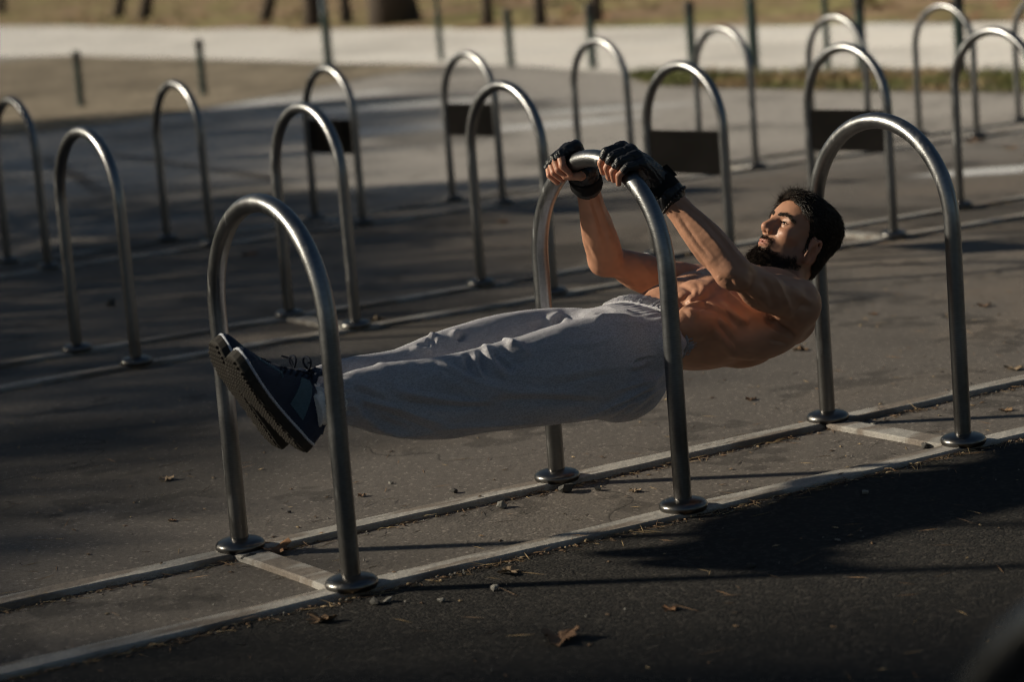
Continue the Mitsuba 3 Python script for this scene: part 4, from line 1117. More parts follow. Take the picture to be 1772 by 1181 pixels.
# ------------------------------------------------------------------ sweatpants
def trouser_base():
    F = Field((-0.86, -0.32, 0.16), (0.20, 0.32, 0.52), 0.0036)      # sideways stretched by 1.55 while it is built: cloth legs are narrower than high
    for sd in (-1, 1):
        if sd < 0:
            X = [-0.790, -0.760, -0.700, -0.620, -0.530, -0.420, -0.300, -0.180, -0.060]
            Z = [0.386, 0.380, 0.372, 0.356, 0.345, 0.344, 0.346, 0.349, 0.345]
            R = [0.046, 0.056, 0.071, 0.086, 0.093, 0.098, 0.106, 0.116, 0.122]
            Y = [-0.072, -0.072, -0.074, -0.076, -0.078, -0.082, -0.086, -0.090, -0.090]
        else:
            X = [-0.780, -0.740, -0.680, -0.600, -0.520, -0.420, -0.320, -0.220, -0.060]
            Z = [0.388, 0.385, 0.378, 0.366, 0.360, 0.368, 0.372, 0.368, 0.352]
            R = [0.044, 0.054, 0.066, 0.078, 0.086, 0.094, 0.104, 0.114, 0.118]
            Y = [0.062, 0.064, 0.068, 0.074, 0.080, 0.086, 0.090, 0.092, 0.090]
        from scipy.interpolate import CubicSpline
        t = np.linspace(0, len(X) - 1, 44)
        cs = CubicSpline(np.arange(len(X)), np.column_stack([X, Y, Z, R]))(t)
        cs[:, 1] *= 1.55
        F.chain(cs[:, :3], cs[:, 3], 0.004)
        F.ell((-0.010, sd * 0.106, 0.300), (0.120, 0.118, 0.098), None, 0.03)
    F.ell((-0.01, 0, 0.360), (0.12, 0.242, 0.110), None, 0.03)
    R = np.array([[0.985, 0, -0.17], [0, 1, 0], [0.17, 0, 0.985]])
    F.ell((0.070, 0, 0.382), (0.100, 0.270, 0.085), R, 0.03)
    # cut at the waistband, which leans
    n = np.array([0.95, 0.12, 0.28]); n /= np.linalg.norm(n); p0 = np.array([0.114, 0, 0.400])
    F.put((-0.9, -0.4, 0.1), (0.3, 0.4, 0.6), lambda x, y, z: (x - p0[0]) * n[0] + (y / 1.55 - p0[1]) * n[1] + (z - p0[2]) * n[2], 0.01, 'max')
    m = biggest(F.mesh(3))
    m.vertices = np.asarray(m.vertices) * np.array([1, 1 / 1.55, 1])
    return m
trousers = trouser_base()
FOLDS = [   # height (mm), width (mm), course over the cloth
    (7, 10, [[-0.328, 0.036, 0.434], [-0.411, -0.11, 0.434], [-0.408, -0.136, 0.4], [-0.383, -0.147, 0.37]]),
    (-8, 12, [[-0.313, 0.032, 0.428], [-0.389, -0.122, 0.425], [-0.374, -0.138, 0.402], [-0.353, -0.145, 0.388]]),
    (6, 12, [[-0.284, 0.031, 0.428], [-0.342, -0.112, 0.44], [-0.327, -0.129, 0.426], [-0.321, -0.141, 0.407]]),
    (-5, 9, [[-0.296, 0.031, 0.427], [-0.367, -0.119, 0.432], [-0.348, -0.14, 0.404], [-0.332, -0.145, 0.396]]),
    (6, 9, [[-0.431, -0.098, 0.44], [-0.45, -0.122, 0.419], [-0.453, -0.135, 0.394], [-0.431, -0.144, 0.366]]),
    (-7, 9, [[-0.413, -0.092, 0.443], [-0.437, -0.124, 0.417], [-0.434, -0.139, 0.385]]),
    (5, 9, [[-0.475, -0.097, 0.437], [-0.488, -0.119, 0.418], [-0.483, -0.129, 0.402]]),
    (-6, 8, [[-0.453, -0.094, 0.439], [-0.467, -0.118, 0.421], [-0.466, -0.132, 0.399]]),
    (6, 13, [[-0.538, -0.096, 0.435], [-0.52, -0.118, 0.416], [-0.486, -0.133, 0.393], [-0.438, -0.143, 0.367], [-0.386, -0.149, 0.348], [-0.321, -0.154, 0.336]]),
    (-4, 10, [[-0.515, -0.1, 0.433], [-0.493, -0.123, 0.413], [-0.459, -0.137, 0.387], [-0.419, -0.144, 0.37]]),
    (4, 16, [[-0.581, -0.11, 0.425], [-0.54, -0.129, 0.395], [-0.493, -0.139, 0.369], [-0.441, -0.145, 0.348], [-0.387, -0.148, 0.335]]),
    (8, 13, [[-0.77, -0.096, 0.422], [-0.767, -0.109, 0.385], [-0.743, -0.111, 0.349], [-0.7, -0.105, 0.311], [-0.643, -0.103, 0.283], [-0.572, -0.105, 0.266]]),
    (-6, 14, [[-0.765, -0.107, 0.4], [-0.746, -0.113, 0.366], [-0.71, -0.113, 0.331], [-0.661, -0.113, 0.302], [-0.606, -0.116, 0.287]]),
    (5, 11, [[-0.763, -0.096, 0.424], [-0.731, -0.112, 0.405], [-0.686, -0.124, 0.378], [-0.631, -0.132, 0.357]]),
    (4, 11, [[-0.76, -0.109, 0.397], [-0.726, -0.117, 0.373], [-0.672, -0.126, 0.354], [-0.625, -0.132, 0.348]]),
    (-4, 9, [[-0.761, -0.104, 0.412], [-0.728, -0.116, 0.387], [-0.681, -0.125, 0.366]]),
    (4, 14, [[-0.693, -0.111, 0.418], [-0.659, -0.124, 0.394], [-0.606, -0.134, 0.361]]),
    (5, 9, [[-0.514, 0.061, 0.443], [-0.483, 0.049, 0.436], [-0.459, 0.045, 0.435]]),
    (-4, 8, [[-0.489, 0.063, 0.447], [-0.457, 0.052, 0.443]]),
    (-9, 9, [[-0.361, 0.063, 0.465], [-0.373, 0.052, 0.454], [-0.391, 0.047, 0.445]]),
    (5, 10, [[-0.372, 0.067, 0.466], [-0.402, 0.053, 0.451]]),
    (4, 9, [[-0.44, 0.09, 0.461], [-0.431, 0.074, 0.461]]),
    (-4, 9, [[-0.46, 0.072, 0.455], [-0.437, 0.058, 0.451]]),
    (4, 12, [[-0.625, 0.046, 0.434], [-0.674, -0.094, 0.438]]),
    (9, 12, [[-0.064, 0.044, 0.459], [-0.181, -0.095, 0.466]]),
    (-8, 11, [[-0.084, 0.052, 0.46], [-0.113, 0.037, 0.444]]),
    (5, 9, [[-0.008, 0.012, 0.473], [-0.001, -0.05, 0.468], [0.035, -0.089, 0.459]]),
    (5, 9, [[-0.116, -0.109, 0.466], [-0.078, -0.104, 0.467], [-0.03, -0.107, 0.461], [0.033, -0.107, 0.448]]),
    (-5, 9, [[-0.044, -0.019, 0.465], [-0.026, -0.054, 0.465], [0.009, -0.094, 0.457]]),
    (7, 11, [[-0.149, 0.039, 0.447], [-0.122, 0.048, 0.457], [-0.079, 0.059, 0.464]]),
    (-9, 13, [[-0.191, 0.035, 0.441], [-0.162, 0.039, 0.447], [-0.133, 0.044, 0.453]]),
    (3, 9, [[-0.076, -0.123, 0.458], [-0.029, -0.127, 0.448], [0.05, -0.123, 0.433]]),
    (-7, 5, [[-0.054, -0.168, 0.356], [-0.031, -0.166, 0.361], [0.001, -0.158, 0.362], [0.056, -0.141, 0.356]]),
    (4, 6, [[-0.054, -0.168, 0.361], [-0.03, -0.165, 0.366], [0.002, -0.157, 0.367], [0.056, -0.142, 0.361]]),
    (-5, 8, [[-0.065, -0.169, 0.342], [-0.038, -0.167, 0.338], [-0.002, -0.159, 0.34], [0.028, -0.149, 0.345]]),
    (4, 8, [[-0.068, -0.169, 0.352], [-0.042, -0.168, 0.349], [-0.007, -0.161, 0.35]]),
    (5, 14, [[-0.106, -0.125, 0.238], [-0.061, -0.149, 0.263], [-0.006, -0.152, 0.286], [0.065, -0.128, 0.3]]),
    (-6, 12, [[-0.074, -0.091, 0.215], [-0.061, -0.134, 0.24], [-0.036, -0.15, 0.266]]),
    (5, 12, [[-0.067, -0.117, 0.225], [-0.043, -0.141, 0.249], [0.006, -0.147, 0.276], [0.065, -0.126, 0.282]]),
    (3, 14, [[-0.043, -0.167, 0.332], [-0.003, -0.157, 0.31], [0.039, -0.137, 0.281]]),
    (4, 10, [[-0.286, 0.031, 0.428], [-0.344, -0.109, 0.442], [-0.31, -0.119, 0.44]]),
    (-1.5, 4, [[-0.277, -0.158, 0.343], [-0.219, -0.163, 0.342], [-0.16, -0.167, 0.344], [-0.099, -0.169, 0.343]]),
]
DRAPES = [(-0.72, -0.40, 0.400, 0.330, 0.0045, 0.008, 1), (-0.70, -0.42, 0.386, 0.314, 0.0040, 0.007, -1), (-0.76, -0.52, 0.372, 0.290, 0.0040, 0.008, 1), (-0.74, -0.54, 0.358, 0.280, 0.0035, 0.007, -1),
          (-0.46, -0.14, 0.335, 0.300, 0.0035, 0.010, 1), (-0.44, -0.10, 0.318, 0.285, 0.0035, 0.009, -1), (-0.36, -0.06, 0.385, 0.345, 0.0030, 0.012, 1), (-0.60, -0.28, 0.272, 0.262, 0.0035, 0.008, 1),
          (-0.20, 0.06, 0.255, 0.300, 0.0050, 0.008, 1), (-0.17, 0.08, 0.240, 0.285, 0.0045, 0.007, -1), (-0.12, 0.09, 0.285, 0.330, 0.0040, 0.007, 1), (-0.25, -0.05, 0.420, 0.440, 0.0030, 0.008, 1)]
def rumple(m):
    v = np.asarray(m.vertices); n = vnormals(v, np.asarray(m.faces))
    d = np.zeros(len(v))
    for amp, wid, P in FOLDS:
        P = np.asarray(P)
        near = ((v > P.min(0) - 0.05) & (v < P.max(0) + 0.05)).all(1)
        dist, t = seg_dist(v[near], P)
        d[near] += 0.0016 * amp * np.exp(-(dist / (0.00095 * wid)) ** 2) * np.clip(1.35 * np.sin(np.pi * np.clip(t, 0, 1)), 0, 1) ** 1.3
    # small creases of soft cloth, drawn along the legs, and gathers below the waistband
    q = np.column_stack([v[:, 0] * 7 + v[:, 2] * 9, v[:, 1] * 22, v[:, 2] * 26 - v[:, 0] * 5])
    d += 0.0060 * (nfbm(q, 3, 21) - 0.5)
    q = np.column_stack([v[:, 0] * 26 - v[:, 2] * 12, v[:, 1] * 20, v[:, 2] * 20 + v[:, 0] * 10])
    d += 0.0018 * (np.abs(nfbm(q, 2, 33) - 0.5) * 2 - 0.4) * smooth_np(-0.20, -0.62, v[:, 0])
    for x0, x1, z0, z1, amp, w, sgn in DRAPES:
        t = np.clip((v[:, 0] - x0) / (x1 - x0), 0, 1)
        line = z0 + (z1 - z0) * t + 0.012 * np.sin(3.1 * t + x0 * 40)
        d += 1.7 * sgn * amp * np.exp(-((v[:, 2] - line) / w) ** 2) * np.sin(np.pi * t) ** 0.8 * (v[:, 1] < -0.05) * ((v[:, 0] - x0) * (v[:, 0] - x1) < 0)
    ang = np.arctan2(v[:, 2] - 0.39, v[:, 1])
    wb = (v - np.array([0.114, 0, 0.40])) @ (np.array([0.95, 0.12, 0.28]) / np.linalg.norm([0.95, 0.12, 0.28]))
    d += 0.0028 * np.sin(ang * 34 + 3 * np.sin(ang * 5)) * np.exp(-(wb / 0.045) ** 2)
    d += 0.0030 * np.sin(np.arctan2(v[:, 2] - 0.385, np.abs(v[:, 1]) - 0.068) * 14) * np.exp(-((v[:, 0] + 0.79) / 0.022) ** 2)
    m.vertices = v + n * d[:, None]
    return m
trousers = rumple(trousers)

def c_sweat(p, n, uv):
    h = noise(p.x * 420, p.y * 420, p.z * 420)
    h2 = noise(p.x * 95 + 40, p.y * 900, p.z * 900)
    b = fbm(p.x * 16, p.y * 16, p.z * 16, 3)
    c = mix((0.205, 0.203, 0.228), (0.50, 0.492, 0.53), h * 0.65 + h2 * 0.35)
    return c * (0.88 + 0.24 * b)
mat('m_sweat', proc(c_sweat), 0.95, 0.15, bump=lambda p, n, uv: noise(p.x * 700, p.y * 700, p.z * 700), bscale=0.00025, beps=0.0006, sheen=0.5)
PANTS = add('sweatpants', trousers, 'm_sweat', True, MAN, label='baggy heather grey sweatpants')

def waistband():
    n = np.array([0.95, 0.12, 0.28]); n /= np.linalg.norm(n); p0 = np.array([0.114, 0, 0.400])
    ey = np.array([0, 1, 0]) - n * n[1]; ey /= np.linalg.norm(ey); ez = np.cross(n, ey); ez = ez if ez[2] > 0 else -ez
    v = np.asarray(trousers.vertices); h = (v - p0) @ n
    q = v[np.abs(h + 0.006) < 0.006] - p0
    a, r = np.arctan2(q @ ez, q @ ey), np.hypot(q @ ez, q @ ey)
    N = 420
    A = np.linspace(-np.pi, np.pi, N, endpoint=False)
    R = np.array([np.max(r[np.abs((a - t + np.pi) % (2 * np.pi) - np.pi) < 0.07], initial=0.0) for t in A])
    k = np.ones(25) / 25; R = np.convolve(np.r_[R[-12:], R, R[:12]], k, 'valid')
    prof = [(-0.012, -0.010), (-0.008, 0.0035), (-0.003, 0.0015), (0.0, -0.0015), (0.003, 0.0025), (0.010, 0.0035), (0.018, 0.001), (0.021, 0.0030), (0.030, 0.0025), (0.034, -0.0015), (0.033, -0.006), (0.0, -0.010)]
    g2 = nnoise(np.column_stack([A * 26, A * 0, A * 0]), 5)
    V = []
    for o, e in prof:
        rip = 0.0036 * np.sin(A * 74 + 2.5 * np.sin(A * 9)) * (o > -0.002) + 0.003 * (g2 - 0.5)
        rr = (R + e + (rip if e > -0.005 else 0)) * (1 - max(o, 0) * 0.55)
        V.append(p0 + n * o + np.outer(np.cos(A) * rr, ey) + np.outer(np.sin(A) * rr, ez))
    V = np.stack(V, 1); m = len(prof); f = []
    i = np.arange(N); i2 = (i + 1) % N
    for j in range(m):
        j2 = (j + 1) % m
        f += [np.column_stack([i * m + j, i2 * m + j, i2 * m + j2]), np.column_stack([i * m + j, i2 * m + j2, i * m + j2])]
    me = tri(V.reshape(-1, 3), np.vstack(f))
    return me
wbm = waistband()
if wbm.volume < 0:
    wbm.invert()
add('waistband', wbm, 'm_sweat', True, PANTS, label='gathered elastic waistband')

# ------------------------------------------------------------------ socks and running shoes
mat('m_sock', proc(lambda p, n, uv: mix((0.50, 0.49, 0.49), (0.68, 0.67, 0.66), noise(p.x * 300, p.y * 300, p.z * 300))), 0.95, 0.1)
mat('m_shoe', proc(lambda p, n, uv: mix((0.009, 0.015, 0.034), (0.020, 0.033, 0.064), noise(p.x * 420, p.y * 420, p.z * 420))), 0.7, 0.3, bump=lambda p, n, uv: noise(p.x * 500, p.y * 500, p.z * 500), bscale=0.0005, beps=0.0006)
mat('m_shoeblue', proc(lambda p, n, uv: mix((0.035, 0.075, 0.11), (0.06, 0.12, 0.165), noise(p.x * 300, p.y * 300, p.z * 300))), 0.6, 0.3)
mat('m_rubber', proc(lambda p, n, uv: mix((0.012, 0.011, 0.010), (0.030, 0.026, 0.022), fbm(p.x * 60, p.y * 60, p.z * 60, 3))), 0.75, 0.3)
mat('m_tread', proc(lambda p, n, uv: mix((0.012, 0.0105, 0.009), (0.024, 0.020, 0.017), fbm(p.x * 60, p.y * 60, p.z * 60, 3))), 0.85, 0.2)
mat('m_white', (0.42, 0.44, 0.50), 0.6, 0.3)
mat('m_lace', (0.010, 0.013, 0.022), 0.9, 0.1)

SX = np.array([0.000, 0.008, 0.030, 0.060, 0.090, 0.120, 0.150, 0.180, 0.210, 0.240, 0.265, 0.282, 0.292, 0.296])
SW = np.array([0.012, 0.024, 0.033, 0.036, 0.035, 0.036, 0.040, 0.045, 0.048, 0.047, 0.040, 0.029, 0.016, 0.004])
SC = np.array([0.0, 0.0, 0.0, 0.0, -0.001, -0.002, -0.002, 0.0, 0.002, 0.004, 0.006, 0.007, 0.008, 0.008])        # centre line bends inward
SHT = np.array([0.040, 0.072, 0.088, 0.098, 0.112, 0.120, 0.105, 0.086, 0.070, 0.057, 0.046, 0.036, 0.026, 0.014])  # height of the upper
SPR = np.array([0.006, 0.004, 0.0, 0.0, 0.0, 0.0, 0.0, 0.0, 0.002, 0.006, 0.012, 0.018, 0.022, 0.024])               # toe spring

def shoe(sd, heel, toe, lab, roll=0.0):
    heel, toe = np.array(heel), np.array(toe)
    d = toe - heel; d /= np.linalg.norm(d)
    lat = np.array([roll, 1.0, roll * -0.6]) * sd; lat = lat - d * (lat @ d); lat /= np.linalg.norm(lat)
    up = np.cross(d, lat); up = up if up[0] > 0 else -up
    W3 = lambda x, y, z: heel + np.outer(np.atleast_1d(x), d) + np.outer(np.atleast_1d(y), up) + np.outer(np.atleast_1d(z), lat)
    x = np.linspace(0, 0.296, 60)
    ip = lambda tab: np.interp(x, SX, tab)
    w, c, ht, spr = ip(SW), ip(SC), ip(SHT), ip(SPR)
    root = (MAN + '__shoe')
    def loft(rows):
        """rows: per x a closed ring of (y, z)"""
        m = len(rows[0]); V = []
        for i, ring_ in enumerate(rows):
            ring_ = np.asarray(ring_)
            V.append(W3(np.full(m, x[i]), ring_[:, 0], ring_[:, 1]))
        V = np.vstack(V); f = []; nx = len(rows)
        for i in range(nx - 1):
            for j in range(m):
                j2 = (j + 1) % m
                f += [[i * m + j, i * m + j2, (i + 1) * m + j2], [i * m + j, (i + 1) * m + j2, (i + 1) * m + j]]
        for j in range(1, m - 1):
            f += [[0, j + 1, j], [(nx - 1) * m, (nx - 1) * m + j, (nx - 1) * m + j + 1]]
        me = tri(V, f)
        if me.volume < 0:
            me.invert()
        return me
    th = np.linspace(0, np.pi, 25)
    upper = []
    for i in range(len(x)):
        flat = 0.62 if x[i] < 0.15 else 0.78
        yy = spr[i] + 0.026 + (ht[i] - 0.014) * np.sin(th) ** flat
        zz = c[i] + w[i] * np.sign(np.cos(th)) * np.abs(np.cos(th)) ** (0.62 if x[i] > 0.05 else 0.7) * (1 - (0.30 * np.sin(th) if x[i] < 0.19 else 0.12 * np.sin(th)))
        upper.append(np.column_stack([yy, zz]))
    um = loft(upper)
    S = add('shoe', um, 'm_shoe', 40, MAN, label=lab)
    def band(y0, y1, grow, name, bs):
        rows = []
        for i in range(len(x)):
            ww = w[i] + grow
            rows.append([(spr[i] + y0, c[i] - ww + 0.002), (spr[i] + y0, c[i] + ww - 0.002), (spr[i] + y0 + 0.003, c[i] + ww), (spr[i] + y1 - 0.002, c[i] + ww), (spr[i] + y1, c[i] + ww - 0.002), (spr[i] + y1, c[i] - ww + 0.002), (spr[i] + y1 - 0.002, c[i] - ww), (spr[i] + y0 + 0.003, c[i] - ww)])
        return add(name, loft(rows), bs, False, S)
    SO = band(0.004, 0.0245, 0.0035, 'sole', 'm_rubber')
    band(0.0245, 0.0300, 0.0040, 'welt', 'm_white')
    # tread lugs
    lugs = []
    for i, xx in enumerate(np.arange(0.010, 0.288, 0.0105)):
        ww = np.interp(xx, SX, SW) - 0.003; cc = np.interp(xx, SX, SC); sp = np.interp(xx, SX, SPR)
        z = -ww + (0.004 if i % 2 else 0.0)
        while z < ww - 0.006:
            a = np.array([[xx, sp + 0.0045, z + cc], [xx + 0.0075, sp + 0.0045, z + 0.002 + cc], [xx + 0.0075, sp + 0.0045, min(z + 0.0085, ww) + 0.002 + cc], [xx, sp + 0.0045, min(z + 0.0085, ww) + cc]])
            b = a.copy(); b[:, 1] = sp + 0.0005; b = b * 0.85 + b.mean(0) * 0.15
            v8 = np.vstack([a, b]); v8 = W3(v8[:, 0], v8[:, 1], v8[:, 2])
            lugs.append(tri(v8, [[4, 5, 6], [4, 6, 7], [0, 1, 5], [0, 5, 4], [1, 2, 6], [1, 6, 5], [2, 3, 7], [2, 7, 6], [3, 0, 4], [3, 4, 7]]))
            z += 0.0112
    tr = join(lugs)
    add('tread', tr, 'm_tread', False, SO, kind='stuff')
    # side panels and toe piping: raised pieces on the upper
    def on_upper(xx, t):
        i = np.interp(xx, x, np.arange(len(x)))
        w_, c_, h_, s_ = (np.interp(xx, x, a) for a in (w, c, ht, spr))
        flat = 0.62 if xx < 0.15 else 0.78
        y_ = s_ + 0.026 + (h_ - 0.014) * math.sin(t) ** flat
        z_ = c_ + w_ * np.sign(math.cos(t)) * abs(math.cos(t)) ** (0.62 if xx > 0.05 else 0.7) * (1 - (0.30 * math.sin(t) if xx < 0.19 else 0.12 * math.sin(t)))
        return W3(xx, y_, z_)[0]
    for s2 in (1, -1):
        f = lambda t: t if s2 > 0 else math.pi - t
        quad = [[0.075, 0.10], [0.105, 0.95], [0.140, 0.95], [0.125, 0.10]]
        rows = []
        for a in np.linspace(0, 1, 9):
            r0 = np.array(quad[0]) * (1 - a) + np.array(quad[1]) * a; r1 = np.array(quad[3]) * (1 - a) + np.array(quad[2]) * a
            rows.append([on_upper(*(lambda q: (q[0], f(q[1])))(r0 * (1 - b) + r1 * b)) for b in np.linspace(0, 1, 7)])
        G_ = np.array(rows); ctr = np.array([on_upper(0.11, math.pi / 2) - up * 0.05])
        nrm = G_ - ctr; nrm /= np.linalg.norm(nrm, axis=-1, keepdims=True)
        V = np.vstack([(G_ + nrm * 0.0016).reshape(-1, 3), (G_ - nrm * 0.002).reshape(-1, 3)]); n7 = 7; ff = []
        for i in range(8):
            for j in range(6):
                a = i * n7 + j
                ff += [[a, a + 1, a + n7 + 1], [a, a + n7 + 1, a + n7]]
        add('side_panel', tri(V, ff), 'm_shoeblue', True, S)
        P = [on_upper(xx, f(t)) for xx, t in ((0.262, 0.9), (0.240, 1.0), (0.215, 1.05), (0.190, 0.95), (0.180, 0.72))]
        add('piping', tube(P, 0.0024, 6), 'm_shoeblue', True, S)
        add('heel_tab', tube([on_upper(xx, f(t)) for xx, t in ((0.006, 0.5), (0.02, 0.75), (0.045, 1.0), (0.075, 1.25))], 0.004, 6), 'm_shoe', True, S)
    # laces
    laces = []
    for xx in np.linspace(0.125, 0.195, 6):
        P = [on_upper(xx + 0.004 * math.sin(3 * t), t) + up * 0.003 for t in np.linspace(0.95, math.pi - 0.95, 9)]
        laces.append(tube(P, 0.0024, 6))
    k0 = on_upper(0.128, math.pi / 2) + up * 0.008
    for s2, L in ((1, 1.0), (-1, 0.8)):
        P = [k0 + d * (0.000 + 0.030 * L * math.sin(t)) * s2 * -1 + up * (0.004 + 0.010 * (1 - math.cos(2 * t)) * 0.8) + lat * 0.018 * math.sin(2 * t) * s2 for t in np.linspace(0, math.pi, 13)]
        laces.append(tube(P, 0.0026, 6))
        P = [k0 + d * 0.05 * L * t * (0.6 if s2 > 0 else -0.9) + lat * 0.03 * t * s2 + up * (0.010 * math.sin(3 * t) + 0.003) for t in np.linspace(0, 1, 8)]
        laces.append(tube(P, 0.0022, 6))
    add('laces', join(laces), 'm_lace', True, S)
    tg = [on_upper(0.105, math.pi / 2) - up * 0.004, on_upper(0.118, math.pi / 2) + up * 0.010 - d * 0.004, on_upper(0.118, math.pi / 2) + up * 0.026 - d * 0.012]
    add('tongue', join([tube(np.array(tg) + lat * o, 0.006, 8) for o in (-0.016, -0.008, 0, 0.008, 0.016)]), 'm_shoe', True, S)
    # sock from the shoe into the trouser leg
    a0 = on_upper(0.060, math.pi / 2) - up * 0.03
    a1 = np.array([-0.755, 0.066 * sd, 0.384])
    n_ = 18
    tt = np.linspace(0, 1, n_)
    P = a0 + np.outer(tt, a1 - a0)
    rr = 0.043 - 0.006 * tt + 0.0022 * np.sin(tt * 40)
    add('sock', tube(P, rr, 28), 'm_sock', True, MAN)
shoe(-1, (-0.886, -0.072, 0.277), (-1.070, -0.095, 0.506), 'navy running shoe on the near foot, sole towards the camera', 0.18)
shoe(1, (-0.882, 0.052, 0.268), (-1.036, 0.050, 0.528), 'navy running shoe on the far foot', 0.18)

# ------------------------------------------------------------------ fallen leaves, stones and litter
mat('m_leafbrown', {'type': 'mesh_attribute', 'name': 'vertex_color'}, 0.75, 0.25)
mat('m_stone', proc(lambda p, n, uv: mix((0.10, 0.095, 0.09), (0.30, 0.285, 0.26), fbm(p.x * 70, p.y * 70, p.z * 70, 4))), 0.85, 0.25, bump=lambda p, n, uv: fbm(p.x * 200, p.y * 200, p.z * 200, 3), bscale=0.0015, beps=0.0008)
mat('m_stonedark', proc(lambda p, n, uv: mix((0.03, 0.03, 0.03), (0.09, 0.085, 0.08), fbm(p.x * 70, p.y * 70, p.z * 70, 4))), 0.85, 0.25)

def leaf_mesh(r, seed, lobes=5):
    g = np.random.default_rng(seed)
    na, nr = 40, 5
    a = np.arange(na) * 2 * np.pi / na
    out = 0.62 + 0.30 * np.abs(np.cos(a * lobes / 2)) ** 1.5 + 0.09 * np.sin(a * 15 + g.uniform(0, 6)) + g.normal(0, 0.05, na)
    v, col = [], []
    base = np.array([(0.30, 0.19, 0.11), (0.26, 0.14, 0.075), (0.33, 0.24, 0.16), (0.22, 0.13, 0.08)][seed % 4])
    ph = g.uniform(0, 6.28, 4); cu = g.uniform(0.25, 0.6)
    for k in range(nr + 1):
        s = k / nr
        x, y = r * s * out * np.cos(a), r * s * out * np.sin(a) * 0.8
        z = 0.55 * r * (cu * s ** 2 * (0.35 + 0.45 * np.sin(2 * a + ph[0])) + 0.16 * s * np.sin(5 * a + ph[1]) + 0.08 * np.sin(9 * a + ph[2]) * s)
        v.append(np.column_stack([x, y, z]))
        vein = 0.85 + 0.25 * np.abs(np.cos(a * lobes / 2)) ** 8
        col.append(base * (vein * (0.8 + 0.35 * g.random(na)) * (1.05 - 0.35 * s))[:, None])
    v, col = np.vstack(v), np.vstack(col)
    f = []
    for k in range(nr):
        for j in range(na):
            j2 = (j + 1) % na
            f += [[k * na + j, (k + 1) * na + j, (k + 1) * na + j2], [k * na + j, (k + 1) * na + j2, k * na + j2]]
    f = np.array(f); n0 = len(v)
    # a thin second skin makes it a body
    w = v - np.array([0, 0, 0.0006])
    v, col, f = np.vstack([v, w]), np.vstack([col, col * 0.8]), np.vstack([f, f[:, ::-1] + n0])
    v[:, 2] -= v[:, 2].min()
    return tri(v, f), col

def stone_mesh(r, seed):
    g = np.random.default_rng(seed)
    import scipy.spatial as ss
    p = g.normal(size=(16, 3)); p /= np.linalg.norm(p, axis=1, keepdims=True)
    p = p * np.array([1.0, 0.8, 0.6]) * g.uniform(0.75, 1.1, (16, 1))
    m = trimesh.convex.convex_hull(p)
    m = m.subdivide().subdivide()
    v = m.vertices; n = v / np.linalg.norm(v, axis=1, keepdims=True)
    m.vertices = (v + n * 0.14 * (nfbm(v * 2.6, 3, seed)[:, None] - 0.5)) * r * 0.72
    m.apply_translation((0, 0, -m.bounds[0][2] * 0.85))
    return m

LEAVES = [
    (-0.805, -0.918, 0.052, 'big curled brown leaf on the dark tarmac at the bottom of the picture'),
    (-1.058, -0.423, 0.034, 'crumpled pinkish brown leaf in front of the foot of the hoop round the shoes'),
    (-0.834, 0.217, 0.058, 'large torn grey leaf leaning on the back foot of the hoop at the shoes'),
    (-0.636, 1.200, 0.03, 'reddish leaf lying alone left of the hoop round the shoes'),
    (-0.847, 0.721, 0.014, 'tiny pale leaf left of the back foot of the hoop round the shoes'),
    (1.638, 1.263, 0.03, 'orange brown leaf on the asphalt right of the bare back of the man'),
    (1.003, 0.728, 0.02, 'small brown leaf left of the hoop behind the head'),
    (1.749, 0.422, 0.034, 'pale brown leaf at the right edge above the stone strip'),
    (2.570, 1.385, 0.03, 'flat brown leaf right of the hoop behind the head'),
    (1.295, -0.001, 0.022, 'light dry leaf between the strips at the right edge'),
    (-0.531, -0.907, 0.02, 'whitish dry leaf on the dark tarmac left of the bottom centre'),
    (0.072, 0.032, 0.02, 'yellow leaf between the feet of the gripped hoop'),
    (-0.393, 0.565, 0.016, 'small orange leaf behind the back strip, beside the front leg at the shoes'),
    (0.226, -0.212, 0.018, 'pale folded leaf at the front strip right of the gripped hoop'),
    (2.015, 5.835, 0.045, 'blurred orange leaf seen through the hoop round the shoes'),
    (1.215, 3.240, 0.04, 'blurred orange leaf beside the strip of the middle row'),
    (7.163, 6.140, 0.075, 'blurred red brown leaf heap at the far right hoops'),
    (6.901, 5.593, 0.05, 'blurred dark brown leaf near the right edge, far off'),
    (3.364, 5.640, 0.04, 'blurred pale leaf behind the middle row, left of the gripped hoop'),
    (-0.586, -0.404, 0.03, 'orange brown leaf pressed against the front strip'),
    (2.257, 1.606, 0.02, 'dull thin leaf in front of the head of the man'),
]
